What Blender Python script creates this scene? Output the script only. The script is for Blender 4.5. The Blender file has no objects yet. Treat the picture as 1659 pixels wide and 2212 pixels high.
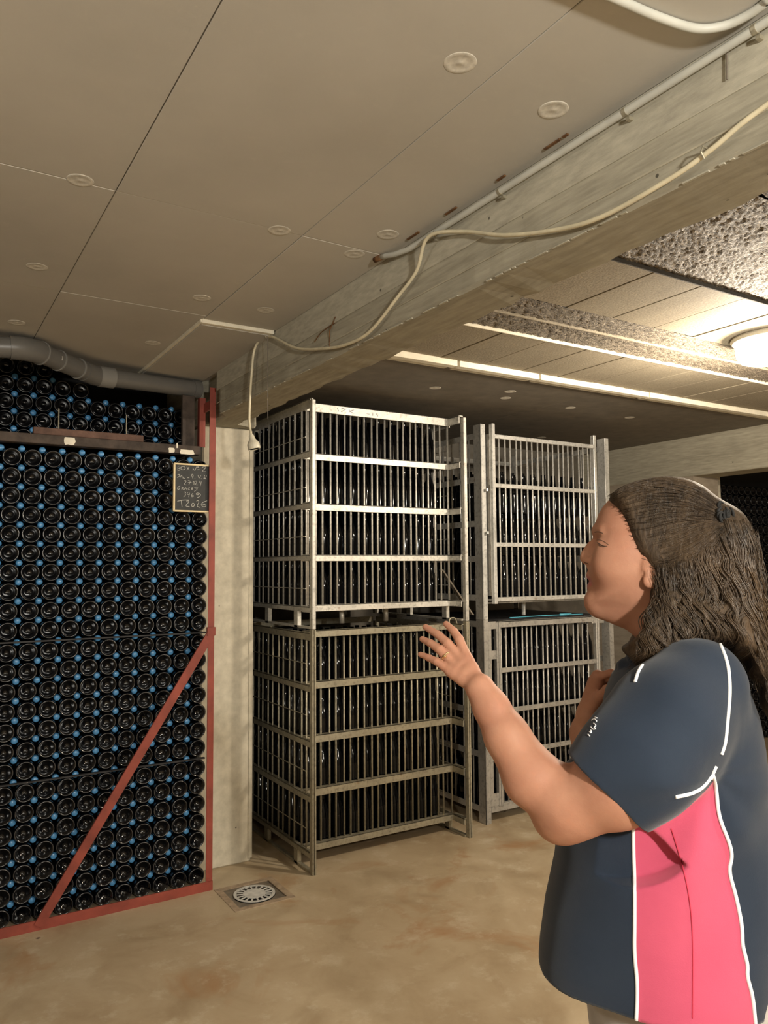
import bpy, math, random
import numpy as np
from mathutils import Vector, Matrix
from mathutils.bvhtree import BVHTree

random.seed(7); rng = np.random.default_rng(7)
SC = bpy.context.scene
COL = SC.collection

# ------------------------------------------------------------------ camera
F_PX, CX, CY, CAM_H = 1671.6, 829.5, 1106.0, 1.52
_u = np.array([3540-CX, 1204-CY, F_PX]); _v = np.array([-206-CX, 1232-CY, F_PX])
_u /= np.linalg.norm(_u); _v -= _u*(_u@_v); _v /= np.linalg.norm(_v)
_w = np.cross(_u, _v)
if _w[1] > 0: _w = -_w
ROT = np.array([_u, _v, _w])                      # world = ROT @ (right, down, forward)
EYE = np.array([0, 0, CAM_H])
cam = bpy.data.cameras.new('camera'); cam_o = bpy.data.objects.new('camera', cam); COL.objects.link(cam_o)
cam.sensor_fit = 'HORIZONTAL'; cam.sensor_width = 36; cam.lens = 36*F_PX/1659; cam.clip_start = .02
rt, up, bk = ROT@[1, 0, 0], ROT@[0, -1, 0], ROT@[0, 0, -1]
cam_o.matrix_world = Matrix(((rt[0], up[0], bk[0], 0), (rt[1], up[1], bk[1], 0), (rt[2], up[2], bk[2], CAM_H), (0, 0, 0, 1)))
SC.camera = cam_o

# ------------------------------------------------------------------ world, light, exposure
w = bpy.data.worlds.new('world'); SC.world = w; w.use_nodes = True
w.node_tree.nodes['Background'].inputs[0].default_value = (.9, .8, .65, 1)
w.node_tree.nodes['Background'].inputs[1].default_value = .02
SC.view_settings.view_transform = 'Standard'; SC.view_settings.look = 'None'
SC.view_settings.gamma = 1; SC.view_settings.use_curve_mapping = False
SC.view_settings.exposure = 0.46
def point(name, loc, power, color, radius):
    l = bpy.data.lights.new(name, 'POINT'); l.energy = power; l.color = color; l.shadow_soft_size = radius
    o = bpy.data.objects.new(name, l); COL.objects.link(o); o.location = loc; return o
LAMP_R = (3.13, 1.90)                              # bulkhead lamp on the ceiling right of the beam
LAMPS_L = [(0.35, -1.1), (-1.3, 1.3)]              # the same lamps in the left aisle, behind and beside the camera
point('lamp_light', (*LAMP_R, 2.30), 86, (1, .86, .68), .05)
point('lamp_light', (*LAMPS_L[0], 1.93), 175, (1, .95, .85), .06)
point('lamp_light', (*LAMPS_L[1], 2.31), 14, (1, .95, .85), .06)

FILL_R = (3.0, -1.3)  # unseen fill lamp, added to brighten the cage fronts
point('lamp_light', (*FILL_R, 2.29), 125, (1, .91, .77), .10)

# ------------------------------------------------------------------ helpers
def P(px, py, **k):                                # a calibrated ray cut with the plane x=, y= or z=
    d = ROT@np.array([px-CX, py-CY, F_PX]); (a, val), = k.items(); i = 'xyz'.index(a)
    return EYE + d*((val-EYE[i])/d[i])
class MB:
    def __init__(s): s.v = []; s.f = []; s.m = []
    def add(s, vs, fs, mi=0):
        n = len(s.v); s.v += [tuple(map(float, p)) for p in vs]; s.f += [tuple(i+n for i in f) for f in fs]; s.m += [mi]*len(fs); return s
    def box(s, x0, x1, y0, y1, z0, z1, mi=0, b=0):
        if x0 > x1: x0, x1 = x1, x0
        if y0 > y1: y0, y1 = y1, y0
        if z0 > z1: z0, z1 = z1, z0
        if b <= 0:
            vs = [(x, y, z) for x in (x0, x1) for y in (y0, y1) for z in (z0, z1)]
            return s.add(vs, [(0, 1, 3, 2), (4, 6, 7, 5), (0, 4, 5, 1), (2, 3, 7, 6), (0, 2, 6, 4), (1, 5, 7, 3)], mi)
        import bmesh
        bm = bmesh.new(); bmesh.ops.create_cube(bm, size=1)
        bmesh.ops.scale(bm, vec=(x1-x0, y1-y0, z1-z0), verts=bm.verts); bmesh.ops.translate(bm, vec=((x0+x1)/2, (y0+y1)/2, (z0+z1)/2), verts=bm.verts)
        bmesh.ops.bevel(bm, geom=list(bm.edges), offset=b, segments=1, affect='EDGES')
        bm.verts.index_update(); s.add([v.co for v in bm.verts], [[v.index for v in f.verts] for f in bm.faces], mi); bm.free(); return s
    def tube(s, pts, r, n=8, mi=0, cap=True, flat=1.0):
        pts = [np.array(p, float) for p in pts]; m = len(pts); rs = r if hasattr(r, '__len__') else [r]*m
        vs = []; prev = None
        for i, p in enumerate(pts):
            t = pts[min(i+1, m-1)]-pts[max(i-1, 0)]; t /= (np.linalg.norm(t)+1e-12)
            if prev is None:
                a = np.array([0, 0, 1.]) if abs(t[2]) < .9 else np.array([1., 0, 0]); prev = np.cross(t, a)
            nrm = prev-t*(prev@t); nrm /= (np.linalg.norm(nrm)+1e-12); prev = nrm; bn = np.cross(t, nrm)
            for k in range(n):
                a = 2*math.pi*k/n; vs.append(p+rs[i]*(math.cos(a)*nrm+flat*math.sin(a)*bn))
        fs = [(i*n+k, i*n+(k+1) % n, (i+1)*n+(k+1) % n, (i+1)*n+k) for i in range(m-1) for k in range(n)]
        if cap: fs += [tuple(range(n-1, -1, -1)), tuple((m-1)*n+k for k in range(n))]
        return s.add(vs, fs, mi)
    def lathe(s, prof, c=(0, 0, 0), axis='z', n=24, mis=None):      # prof: (r, h)
        vs = []; fs = []; rings = []; mi = []
        for r, h in prof:
            if r < 1e-6: rings.append([len(vs)]); pts = [(0, 0, h)]
            else: rings.append(list(range(len(vs), len(vs)+n))); pts = [(r*math.cos(2*math.pi*k/n), r*math.sin(2*math.pi*k/n), h) for k in range(n)]
            for x, y, z in pts:
                q = (x, y, z) if axis == 'z' else ((x, z, -y) if axis == 'y' else (z, x, y))
                vs.append((q[0]+c[0], q[1]+c[1], q[2]+c[2]))
        base = len(s.v); s.v += vs
        for j in range(len(rings)-1):
            a, b = rings[j], rings[j+1]; m = mis[j] if mis else 0
            for k in range(n):
                k2 = (k+1) % n
                if len(a) == 1 and len(b) == 1: continue
                if len(a) == 1: f = (a[0], b[k], b[k2])
                elif len(b) == 1: f = (a[k], a[k2], b[0])
                else: f = (a[k], a[k2], b[k2], b[k])
                s.f.append(tuple(i+base for i in f)); s.m.append(m)
        return s
    def mesh(s, name, mats, smooth=False, normals=False):
        me = bpy.data.meshes.new(name); me.from_pydata(s.v, [], s.f)
        for m in (mats if isinstance(mats, (list, tuple)) else [mats]): me.materials.append(m)
        me.polygons.foreach_set('material_index', s.m)
        if smooth: me.polygons.foreach_set('use_smooth', [True]*len(s.f))
        me.update()
        if normals or smooth:
            import bmesh
            bm = bmesh.new(); bm.from_mesh(me); bmesh.ops.recalc_face_normals(bm, faces=bm.faces); bm.to_mesh(me); bm.free()
        return me
    def obj(s, name, mats, parent=None, smooth=False, loc=None, sharp=None):
        me = s.mesh(name, mats, smooth)
        if loc is not None: me.transform(Matrix.Translation(-Vector(loc)))
        o = link(name, me, parent)
        if loc is not None: o.location = loc
        if sharp: me.set_sharp_from_angle(angle=math.radians(sharp))
        return o
def link(name, me, parent=None):
    o = bpy.data.objects.new(name, me); COL.objects.link(o)
    if parent is not None: o.parent = parent
    return o
def tag(o, label=None, cat=None, group=None, kind=None):
    if label: o['label'] = label
    if cat: o['category'] = cat
    if group: o['group'] = group
    if kind: o['kind'] = kind
    return o
def thing(name, loc, label, cat, group=None):
    o = bpy.data.objects.new(name, None); o.empty_display_size = .1; COL.objects.link(o); o.location = loc
    return tag(o, label, cat, group)
def copy_tree(o, parent=None):
    c = o.copy(); COL.objects.link(c)
    if parent is not None: c.parent = parent
    for ch in KIDS.get(o.name, []): copy_tree(ch, c)
    return c
KIDS = {}
ORD = 'zeroth first second third fourth fifth sixth seventh eighth ninth tenth eleventh twelfth thirteenth fourteenth fifteenth sixteenth seventeenth eighteenth nineteenth twentieth twenty-first twenty-second twenty-third twenty-fourth'.split()

# ------------------------------------------------------------------ materials
class Mat:
    def __init__(s, name, rough=.6, metal=0., spec=.5):
        s.m = bpy.data.materials.new(name); s.m.use_nodes = True; s.nt = s.m.node_tree
        s.b = s.nt.nodes['Principled BSDF']; s.b.inputs['Roughness'].default_value = rough
        s.b.inputs['Metallic'].default_value = metal; s.b.inputs['Specular IOR Level'].default_value = spec
        s.co = s.nt.nodes.new('ShaderNodeTexCoord').outputs['Object']; s.h = None
    def n(s, t, **k):
        nd = s.nt.nodes.new(t)
        for a, b in k.items(): setattr(nd, a, b)
        return nd
    def l(s, a, b): s.nt.links.new(a, b)
    def vec(s, scale=(1, 1, 1), rot=(0, 0, 0)):
        m = s.n('ShaderNodeMapping'); m.inputs['Scale'].default_value = scale; m.inputs['Rotation'].default_value = rot; s.l(s.co, m.inputs['Vector']); return m.outputs[0]
    def noise(s, sc, detail=4, v=None, rough=.6, dist=0):
        t = s.n('ShaderNodeTexNoise'); t.inputs['Scale'].default_value = sc; t.inputs['Detail'].default_value = detail
        t.inputs['Roughness'].default_value = rough; t.inputs['Distortion'].default_value = dist
        s.l(v if v is not None else s.co, t.inputs['Vector']); return t.outputs['Fac']
    def voronoi(s, sc, v=None, feature='F1'):
        t = s.n('ShaderNodeTexVoronoi', feature=feature); t.inputs['Scale'].default_value = sc; s.l(v if v is not None else s.co, t.inputs['Vector']); return t.outputs['Distance']
    def ramp(s, fac, stops):
        r = s.n('ShaderNodeValToRGB'); e = r.color_ramp.elements
        for i, (p, c) in enumerate(stops):
            el = e[i] if i < 2 else e.new(p)
            el.position = p; el.color = (*c, 1) if hasattr(c, '__len__') else (c, c, c, 1)
        s.l(fac, r.inputs[0]); return r.outputs[0]
    def mix(s, fac, a, b, mode='MIX'):
        m = s.n('ShaderNodeMix', data_type='RGBA', blend_type=mode)
        if isinstance(fac, float): m.inputs[0].default_value = fac
        else: s.l(fac, m.inputs[0])
        for i, c in ((6, a), (7, b)):
            if isinstance(c, tuple): m.inputs[i].default_value = (*c, 1)
            else: s.l(c, m.inputs[i])
        return m.outputs[2]
    def color(s, c):
        if isinstance(c, tuple): s.b.inputs['Base Color'].default_value = (*c, 1)
        else: s.l(c, s.b.inputs['Base Color'])
        return s
    def bump(s, h, dist=.002, strength=.5):
        b = s.n('ShaderNodeBump'); b.inputs['Distance'].default_value = dist; b.inputs['Strength'].default_value = strength
        s.l(h, b.inputs['Height'])
        if s.h is not None: s.l(s.h, b.inputs['Normal'])
        s.h = b.outputs[0]; s.l(s.h, s.b.inputs['Normal']); return s
def simple(name, c, rough=.6, metal=0., var=.15, sc=12, spec=.5, bump=0.0):
    m = Mat(name, rough, metal, spec); n = m.noise(sc, 4)
    lo = tuple(x*(1-var) for x in c); hi = tuple(min(1, x*(1+var)) for x in c)
    m.color(m.ramp(n, [(.3, lo), (.7, hi)]))
    if bump: m.bump(m.noise(sc*8, 3), .002, bump)
    return m.m
def concrete(name, a, b, sc=1.6, streak=None, pores=True, rough=.85):
    m = Mat(name, rough, 0, .3)
    v = m.vec(streak) if streak else None
    n1 = m.noise(sc, 6, v, .62, .4); n2 = m.noise(sc*9, 5, v)
    c = m.ramp(n1, [(.28, a), (.72, b)])
    c = m.mix(.45, c, m.ramp(n2, [(.3, tuple(x*.72 for x in a)), (.7, tuple(min(1, x*1.12) for x in b))]), 'MIX')
    if pores:
        d = m.voronoi(16); n3 = m.noise(5, 2)
        msk = m.ramp(m.mix(1.0, m.ramp(d, [(.05, 1.), (.10, 0.)]), m.ramp(n3, [(.55, 0.), (.62, 1.)]), 'MULTIPLY'), [(.2, 0.), (.6, 1.)])
        c = m.mix(msk, c, tuple(x*.35 for x in a))
    m.color(c); m.bump(m.noise(60, 5), .002, .25); m.bump(n2, .004, .25)
    return m.m
M = {}
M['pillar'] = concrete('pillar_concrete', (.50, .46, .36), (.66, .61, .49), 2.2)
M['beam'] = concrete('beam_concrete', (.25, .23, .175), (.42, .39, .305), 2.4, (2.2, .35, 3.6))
M['beam_b'] = concrete('beam_end_concrete', (.30, .27, .20), (.47, .43, .33), 2.0, (2, 1, 5))
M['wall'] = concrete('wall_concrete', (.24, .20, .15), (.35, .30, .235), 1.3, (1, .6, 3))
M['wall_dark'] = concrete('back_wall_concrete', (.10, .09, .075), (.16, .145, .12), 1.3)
def floor_mat():
    m = Mat('floor_screed', .5, 0, .4)
    n1 = m.noise(.9, 6, None, .6, .6); n2 = m.noise(3.5, 6, None, .65, .5); n3 = m.noise(7, 7, None, .7)
    c = m.ramp(n1, [(.30, (.27, .195, .115)), (.48, (.40, .31, .20)), (.70, (.50, .41, .28))])
    c = m.mix(.5, c, m.ramp(n2, [(.3, (.25, .17, .09)), (.5, (.42, .33, .21)), (.72, (.52, .43, .30))]))
    c = m.mix(m.ramp(m.noise(1.7, 5, None, .6, 1.2), [(.56, 0.), (.70, .75)]), c, (.33, .17, .07))
    c = m.mix(m.ramp(n3, [(.54, 0.), (.70, .6)]), c, (.56, .49, .37))
    c = m.mix(m.ramp(m.voronoi(2.6), [(.012, 1.), (.03, 0.)]), c, (.05, .03, .02))
    m.color(c); m.l(m.ramp(n2, [(.3, .42), (.7, .68)]), m.b.inputs['Roughness'])
    m.bump(n3, .002, .25); m.bump(n2, .006, .25); return m.m
M['floor'] = floor_mat()
def ceil_mat():
    m = Mat('ceiling_board_plaster', .7, 0, .3)
    n1 = m.noise(1.1, 5, None, .6); n2 = m.noise(30, 4)
    c = m.ramp(n1, [(.3, (.42, .395, .345)), (.7, (.52, .49, .43))])
    c = m.mix(m.ramp(n2, [(.60, 0.), (.8, .35)]), c, (.52, .49, .42))
    c = m.mix(m.ramp(m.voronoi(4.5), [(.010, 1.), (.02, 0.)]), c, (.16, .12, .08))
    m.color(c); m.bump(m.noise(90, 3), .001, .2); m.bump(n1, .006, .3); return m.m
M['ceil'] = ceil_mat()
def wool_mat():
    m = Mat('wood_wool_panel', .65, 0, .4)
    v = m.vec((1, 1.8, 1), (0, 0, .4)); n1 = m.noise(70, 4, v, .7, 1.5); n2 = m.noise(6, 3)
    c = m.ramp(n1, [(.38, (.05, .04, .03)), (.5, (.20, .165, .12)), (.62, (.55, .47, .36))])
    m.color(c); m.bump(n1, .012, 1.0); m.bump(n2, .01, .5); return m.m
M['wool'] = wool_mat()
def board_mat():
    m = Mat('cement_board', .8, 0, .3); n = m.noise(3, 4, m.vec((3, 1, 1))); n2 = m.noise(120, 3)
    c = m.mix(.4, m.ramp(n, [(.3, (.235, .20, .145)), (.7, (.32, .28, .205))]), m.ramp(n2, [(.35, (.15, .125, .09)), (.65, (.38, .335, .25))]))
    m.color(c); m.bump(n2, .002, .5); return m.m
M['board'] = board_mat()
M['slab'] = concrete('smooth_slab_shade', (.13, .112, .088), (.19, .165, .13), 1.2, None, False, .6)  # shade of the ceiling above the cages put into a darker colour
M['batten'] = simple('batten_white', (.72, .67, .54), .6, 0, .1, 30)
M['dark'] = simple('joint_dark', (.03, .026, .02), .9)
M['disc'] = simple('fixing_disc_plastic', (.56, .53, .46), .7, 0, .22, 60)
M['glass'] = simple('dark_bottle_glass', (.0016, .0020, .0032), .09, 0, .3, 9, .26)
M['glass2'] = simple('bottle_base_glass', (.0016, .0020, .0032), .13, 0, .3, 9, .62)
M['ring_glint'] = simple('base_ring_glint', (.032, .032, .034), .24, 0, .5, 150, .8)  # rougher contact ring, its lit-edge highlight painted in as lighter grey
M['cap'] = simple('blue_crown_cap', (.085, .29, .57), .30, 0, .3, 7, .6)
M['zinc_b'] = None
def zinc(name, c, rough=.5):
    m = Mat(name, rough, .55, .5); n = m.noise(9, 5); n2 = m.voronoi(70)
    a = m.ramp(n, [(.3, tuple(x*.7 for x in c)), (.7, tuple(min(1, x*1.15) for x in c))])
    a = m.mix(.25, a, m.ramp(n2, [(0., tuple(x*.6 for x in c)), (.6, c)]))
    a = m.mix(m.ramp(m.noise(17, 4), [(.66, 0.), (.74, .6)]), a, (.22, .12, .05))
    a = m.mix(m.ramp(m.noise(55, 3), [(.52, 0.), (.68, .55)]), a, tuple(x*.38 for x in c))
    m.color(a); m.bump(n, .001, .2); return m.m
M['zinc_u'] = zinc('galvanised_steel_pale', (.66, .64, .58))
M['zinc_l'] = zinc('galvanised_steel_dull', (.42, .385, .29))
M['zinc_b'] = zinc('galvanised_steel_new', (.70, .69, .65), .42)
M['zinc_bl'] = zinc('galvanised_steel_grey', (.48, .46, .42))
M['red'] = simple('red_oxide_paint', (.24, .050, .033), .55, 0, .3, 8, .4, .2)
M['wood_dark'] = simple('stained_beam_wood', (.060, .045, .036), .7, 0, .5, 14, .3, .4)
M['wood_red'] = simple('brown_plank_wood', (.115, .065, .048), .7, 0, .4, 14, .3, .4)
M['whitepaint'] = simple('white_paint_spot', (.75, .70, .58), .7)
M['pvc'] = simple('grey_pvc', (.135, .13, .12), .38, 0, .1, 4)
M['pvc_l'] = simple('grey_pvc_collar', (.22, .215, .20), .42, 0, .1, 4)
M['conduit'] = simple('conduit_plastic', (.50, .50, .45), .5, 0, .12, 9)
M['cable'] = simple('cream_cable', (.62, .56, .40), .5, 0, .15, 20)
M['socket'] = simple('cream_bakelite', (.62, .58, .46), .4, 0, .15, 30)
M['rust'] = simple('rusty_steel', (.13, .060, .020), .85, 0, .5, 60)
M['slate'] = simple('chalkboard_slate', (.022, .024, .024), .6, 0, .4, 18)
M['pine'] = simple('pine_frame', (.78, .64, .38), .6, 0, .1, 30)
M['chalk'] = simple('chalk', (.50, .50, .47), .9)
M['grate'] = simple('drain_grate_grey', (.56, .55, .51), .5, 0, .2, 40)
M['mortar'] = simple('drain_mortar', (.33, .25, .17), .8, 0, .3, 25, .3, .3)
M['drainframe'] = simple('drain_frame_metal', (.15, .125, .095), .5, 0, .35, 20)
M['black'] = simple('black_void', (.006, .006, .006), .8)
M['strap'] = simple('cyan_strap', (.10, .42, .55), .4)
M['plas'] = simple('black_pad', (.012, .012, .014), .6)
def emis(name, c, e):
    m = Mat(name, .3); m.color(c); m.b.inputs['Emission Color'].default_value = (*c, 1); m.b.inputs['Emission Strength'].default_value = e; return m.m
M['diff'] = emis('lamp_diffuser', (1, .93, .78), 6)

# ------------------------------------------------------------------ the room
ZC = 2.49
X0, X1, Y0, Y1 = -2.6, 7.4, -3.4, 4.85
def struct(name, mb, m, parent=None, **k):
    o = mb.obj(name, m, parent, **k)
    if parent is None: o['kind'] = 'structure'
    return o
hx0, hx1, hy0, hy1 = 1.322, 1.552, 3.391, 3.611              # the drain's opening
fl = MB()
for a in [(X0, hx0, Y0, Y1), (hx1, X1, Y0, Y1), (hx0, hx1, Y0, hy0), (hx0, hx1, hy1, Y1)]: fl.box(*a, -.12, 0)
floor = struct('floor', fl, M['floor'])
struct('wall_left', MB().box(X0-.15, X0, Y0-.15, Y1+.15, 0, 2.85), M['wall'])
struct('wall_front', MB().box(X0, X1, Y0-.15, Y0, 0, 2.85), M['wall'])
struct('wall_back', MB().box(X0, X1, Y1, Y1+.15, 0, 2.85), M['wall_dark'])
struct('wall_right', MB().box(X1, X1+.15, Y0-.15, Y1+.15, 0, 2.85), M['wall'])
struct('trim_1', MB().box(5.08, 5.38, 3.74, Y1, 0, 2.19), M['wall'])          # wall stub under the far beam
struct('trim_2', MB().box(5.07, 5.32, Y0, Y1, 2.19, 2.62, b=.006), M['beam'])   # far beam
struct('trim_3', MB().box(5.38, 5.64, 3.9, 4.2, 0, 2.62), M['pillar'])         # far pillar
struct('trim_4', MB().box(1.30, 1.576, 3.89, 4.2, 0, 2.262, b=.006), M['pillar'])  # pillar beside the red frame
def beam():
    mb = MB(); ys = np.linspace(Y0, Y1, 140); r = np.random.default_rng(3); vs = []; fs = []
    for i, y in enumerate(ys):
        j = .006*r.standard_normal(4); xr = 1.455+j[0]
        if y > 3.80: xr = 1.576
        xl = 1.312 if 3.6 < y < 3.86 else 1.27
        vs += [(xl, y, 2.64), (xl+j[3]*.15, y, 2.272), (xl+.007, y, 2.262), (xr-.01, y, 2.262+abs(j[1])*.3), (xr, y, 2.275), (xr-.01, y, 2.64)]
    n = 6
    for i in range(len(ys)-1):
        for k in range(n): fs.append((i*n+k, i*n+(k+1) % n, (i+1)*n+(k+1) % n, (i+1)*n+k))
    fs += [tuple(range(n)), tuple(range(len(vs)-1, len(vs)-1-n, -1))]
    return mb.add(vs, fs)
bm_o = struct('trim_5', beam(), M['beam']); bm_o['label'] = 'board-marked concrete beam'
# thin form-board ridges and a light seam along the beam
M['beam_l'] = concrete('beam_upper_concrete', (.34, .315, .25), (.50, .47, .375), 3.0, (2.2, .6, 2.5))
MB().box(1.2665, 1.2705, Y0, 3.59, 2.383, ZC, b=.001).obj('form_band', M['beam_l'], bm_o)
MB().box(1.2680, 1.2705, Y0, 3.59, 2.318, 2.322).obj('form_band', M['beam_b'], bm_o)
_e = MB(); _y = Y0; _r = np.random.default_rng(11)
while _y < 3.55:
    _l = _r.uniform(.008, .06)
    if _r.random() < .72: _e.box(1.2692, 1.275, _y, _y+_l, 2.2612, 2.2632+_r.uniform(0, .002))
    _y += _l+_r.uniform(0, .03)
o = _e.obj('rough_edge', M['beam_l'], bm_o); o['kind'] = 'stuff'
MB().box(1.560, 1.580, 3.885, 3.892, 0.02, 2.2).obj('board_mark', M['pillar'], bm_o)

# ceiling: slab above, boards below it
ceiling = struct('ceiling', MB().box(X0, X1, Y0, Y1, 2.64, 2.8), M['ceil'])
def cpart(name, x0, x1, y0, y1, z0=ZC, z1=2.64, m='ceil', b=.0015):
    o = MB().box(x0, x1, y0, y1, z0, z1, b=b).obj(name, M[m], ceiling); return o
g = .0010
xs = [X0, -1.157, -.627, -.097, .433, .963, 1.268]; ysj = [Y0, -1.9, 0.0, 2.0, 2.845, 3.86]
for i in range(len(xs)-1):
    for j in range(len(ysj)-1):
        z = ZC+(.0006 if (i+j) % 2 else 0)
        if xs[i] > .9:                                        # right column has its own joints
            continue
        cpart('ceiling_board', xs[i]+g, xs[i+1]-g, ysj[j]+g, ysj[j+1]-g, z)
for y0, y1, z in ((Y0, -.6, ZC), (-.6, 2.0, ZC+.0005), (2.0, 2.885, ZC), (2.91, 3.86, ZC-.016)):
    cpart('ceiling_board', .963+g, 1.268, y0+g, y1-g, z)
tag(cpart('joint_strip', .958, 1.262, 2.886, 2.909, ZC-.014, 2.6, 'batten'), 'white strip along the lowered board')
tag(cpart('joint_strip', .953, .9640, 2.89, 3.86, ZC-.012, 2.6, 'batten'), 'white edge strip of the lowered board')
cpart('ceiling_board', X0, 1.268, 3.875, Y1, 2.60, 2.64)
cpart('ceiling_board', 1.268, 1.312, 3.59, 3.87, ZC)
# right bay: smooth slab, white batten, cement boards and wood wool bands
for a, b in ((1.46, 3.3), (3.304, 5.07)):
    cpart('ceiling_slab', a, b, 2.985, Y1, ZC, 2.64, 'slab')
cpart('ceiling_board', 5.32, X1, Y0, Y1, ZC)
bx = [1.46]+[1.80+.2475*k-.2 for k in range(16)]; bx = [1.46]+[x for x in bx if 1.55 < x < 5.0]+[5.07]
for y0, y1 in ((2.425, 2.872), (1.655, 2.068)):
    for a, b in zip(bx[:-1], bx[1:]):
        cpart('cement_board', a+.0025, b-.0025, y0, y1, ZC+random.uniform(0, .003), 2.64, 'board')
for a, b in ((1.46, 2.20), (2.21, 2.72), (2.725, 3.55), (3.555, 5.07)):
    cpart('batten', a, b-.004, 2.878, 2.918, ZC-.026, 2.60, 'batten')
    cpart('batten', a+.012, b-.010, 2.930, 2.978, ZC-.016, 2.60, 'batten')
cpart('batten', 1.46, 5.07, 2.414, 2.422, ZC-.005, 2.6, 'batten')
for a, b in ((2.232, 2.240), ):
    cpart('batten', 1.46, 5.07, a, b, ZC-.002, 2.6, 'board')
def wool(y0, y1, nx, ny):
    xs_ = np.linspace(1.46, 5.07, nx); ys_ = np.linspace(y0, y1, ny); r = np.random.default_rng(5)
    Z = ZC+.004+.006*r.random((nx, ny)); vs = [(xs_[i], ys_[j], Z[i, j]) for i in range(nx) for j in range(ny)]
    fs = [(i*ny+j, i*ny+j+1, (i+1)*ny+j+1, (i+1)*ny+j) for i in range(nx-1) for j in range(ny-1)]
    o = MB().add(vs, fs).obj('wood_wool_panel', M['wool'], ceiling, smooth=True); return o
wool(2.076, 2.230, 300, 14); wool(2.242, 2.410, 300, 14)
for a, b in ((1.17, 1.645), (.5, 1.16), (-.4, .49), (-1.6, -.41), (Y0, -1.61)): wool(a, b, 420 if b > .9 else 90, int((b-a)*(110 if b > .9 else 20)))
cpart('ceiling_board', 1.46, 5.07, Y0, 2.41, 2.53, 2.64, 'dark')
cpart('batten', 1.46, 5.07, 1.645, 1.654, ZC-.006, 2.6, 'dark')
disc_me = MB().lathe([(0, .0009), (.005, .0009), (.006, .0012), (.022, .0012), (.024, .0008), (.031, .0008), (.0325, .0013), (.033, .003)], n=28).mesh('fixing_disc', M['disc'], True)
_pin = MB().lathe([(0, -.0015), (.0045, -.0015), (.0055, .001)], n=10).mesh('fixing_pin', M['dark'], True)
dl = [(.883, 1.136), (1.148, 1.157), (.344, 1.99), (.89, 2.001), (.332, 2.645), (1.174, 1.865), (1.159, 2.038), (.88, 2.66), (1.13, 2.666), (.345, 3.299), (.88, 3.309),
      (.344, .6), (.883, .3), (-.2, 1.99), (-.2, 2.65), (-.2, 1.1)]
for a, b in [(940, 838), (1092, 860), (1232, 881), (1360, 902), (1102, 846), (1170, 945)]:
    q = P(a, b, z=ZC); dl.append((q[0], q[1]))
for x, y in dl:
    d = link('fixing_disc', disc_me, ceiling); d.location = (x, y, ZC-.0015)

# ------------------------------------------------------------------ lamps
def lamp(x, y, label, drop=0):
    t = thing('ceiling_lamp', (x, y, ZC-drop), label, 'lamp')
    if drop: MB().tube([(0, 0, 0), (0, 0, drop)], .008, 10).lathe([(0, drop), (.04, drop), (.03, drop-.03), (.008, drop-.035)], n=20).obj('stem', M['batten'], t, True)
    MB().lathe([(0, 0), (.155, 0), (.158, -.008), (.150, -.018), (0, -.018)], n=40).obj('base_plate', M['batten'], t, True, sharp=40)
    MB().lathe([(.138, -.018), (.140, -.030), (.136, -.075), (.120, -.098), (.08, -.108), (0, -.111)], n=40).obj('diffuser', M['diff'], t, True)
    return t
lamp(*LAMP_R, 'lit round white bulkhead lamp on the board ceiling right of the beam')
lamp(*LAMPS_L[0], 'lit round lamp hanging on a stem behind the camera', .35)
lamp(*FILL_R, 'unseen lamp added in the right bay behind the camera to light the cages')
lamp(*LAMPS_L[1], 'lit round bulkhead lamp near the left wall')

# ------------------------------------------------------------------ bottle stack behind the red frame
R = .0423
base_prof = [(0, .030), (.010, .027), (.020, .016), (.0275, .007), (.0325, .0020), (.0345, .0005), (.0362, 0), (.0376, .0010), (.0400, .0045), (R, .012), (R, .168), (.037, .192), (.022, .226), (.0152, .245), (.0142, .290), (.0155, .294), (.0150, .302), (0, .302)]
glass_me_ = 0
base_me = MB().lathe(base_prof, axis='y', n=28, mis=[0, 0, 0, 0, 0, 1, 1]+[0]*10).mesh('wine_bottle', [M['glass2'], M['ring_glint']], True)
neck_prof = [(0, .002), (.0128, .002), (.0132, .014), (.0142, .03), (.0145, .245), (.022, .268), (.037, .290), (R, .306), (R, .38), (.038, .388), (0, .38)]
neck_me = MB().lathe(neck_prof, axis='y', n=12).mesh('capped_bottle', M['glass'], True)
cap_me = MB().lathe([(0, -.0035), (.0105, -.003), (.0132, -.0005), (.0150, .006), (.0152, .0075), (.0135, .007)], axis='y', n=14).mesh('crown_cap', M['cap'], True)
def jit(a=.0012): return random.uniform(-a, a)
stack = thing  # noqa
COLX = [1.237-.085*k for k in range(11)]
tiers = [(1.2515, 10), (.6475, 7), (.0425, 7)]
rowz = []
for z0, n in tiers: rowz += [z0+.085*k for k in range(n-1, -1, -1)]
YF = 3.735
def neck_bottle(x, y, z, label, group):
    o = link('capped_bottle', neck_me); o.location = (x, y, z); tag(o, label, 'bottle', group)
    c = link('crown_cap', cap_me, o); c.rotation_euler = (0, random.uniform(0, 6), 0); return o
secs = ['beam']*10+['upper divider']*7+['lower divider']*7
def rowphrase(r):
    if r < 10: return ORD[r+1]+' row under the beam'
    if r < 17: return ORD[r-9]+' row under the upper divider'
    return ORD[r-16]+' row under the lower divider'
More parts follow.
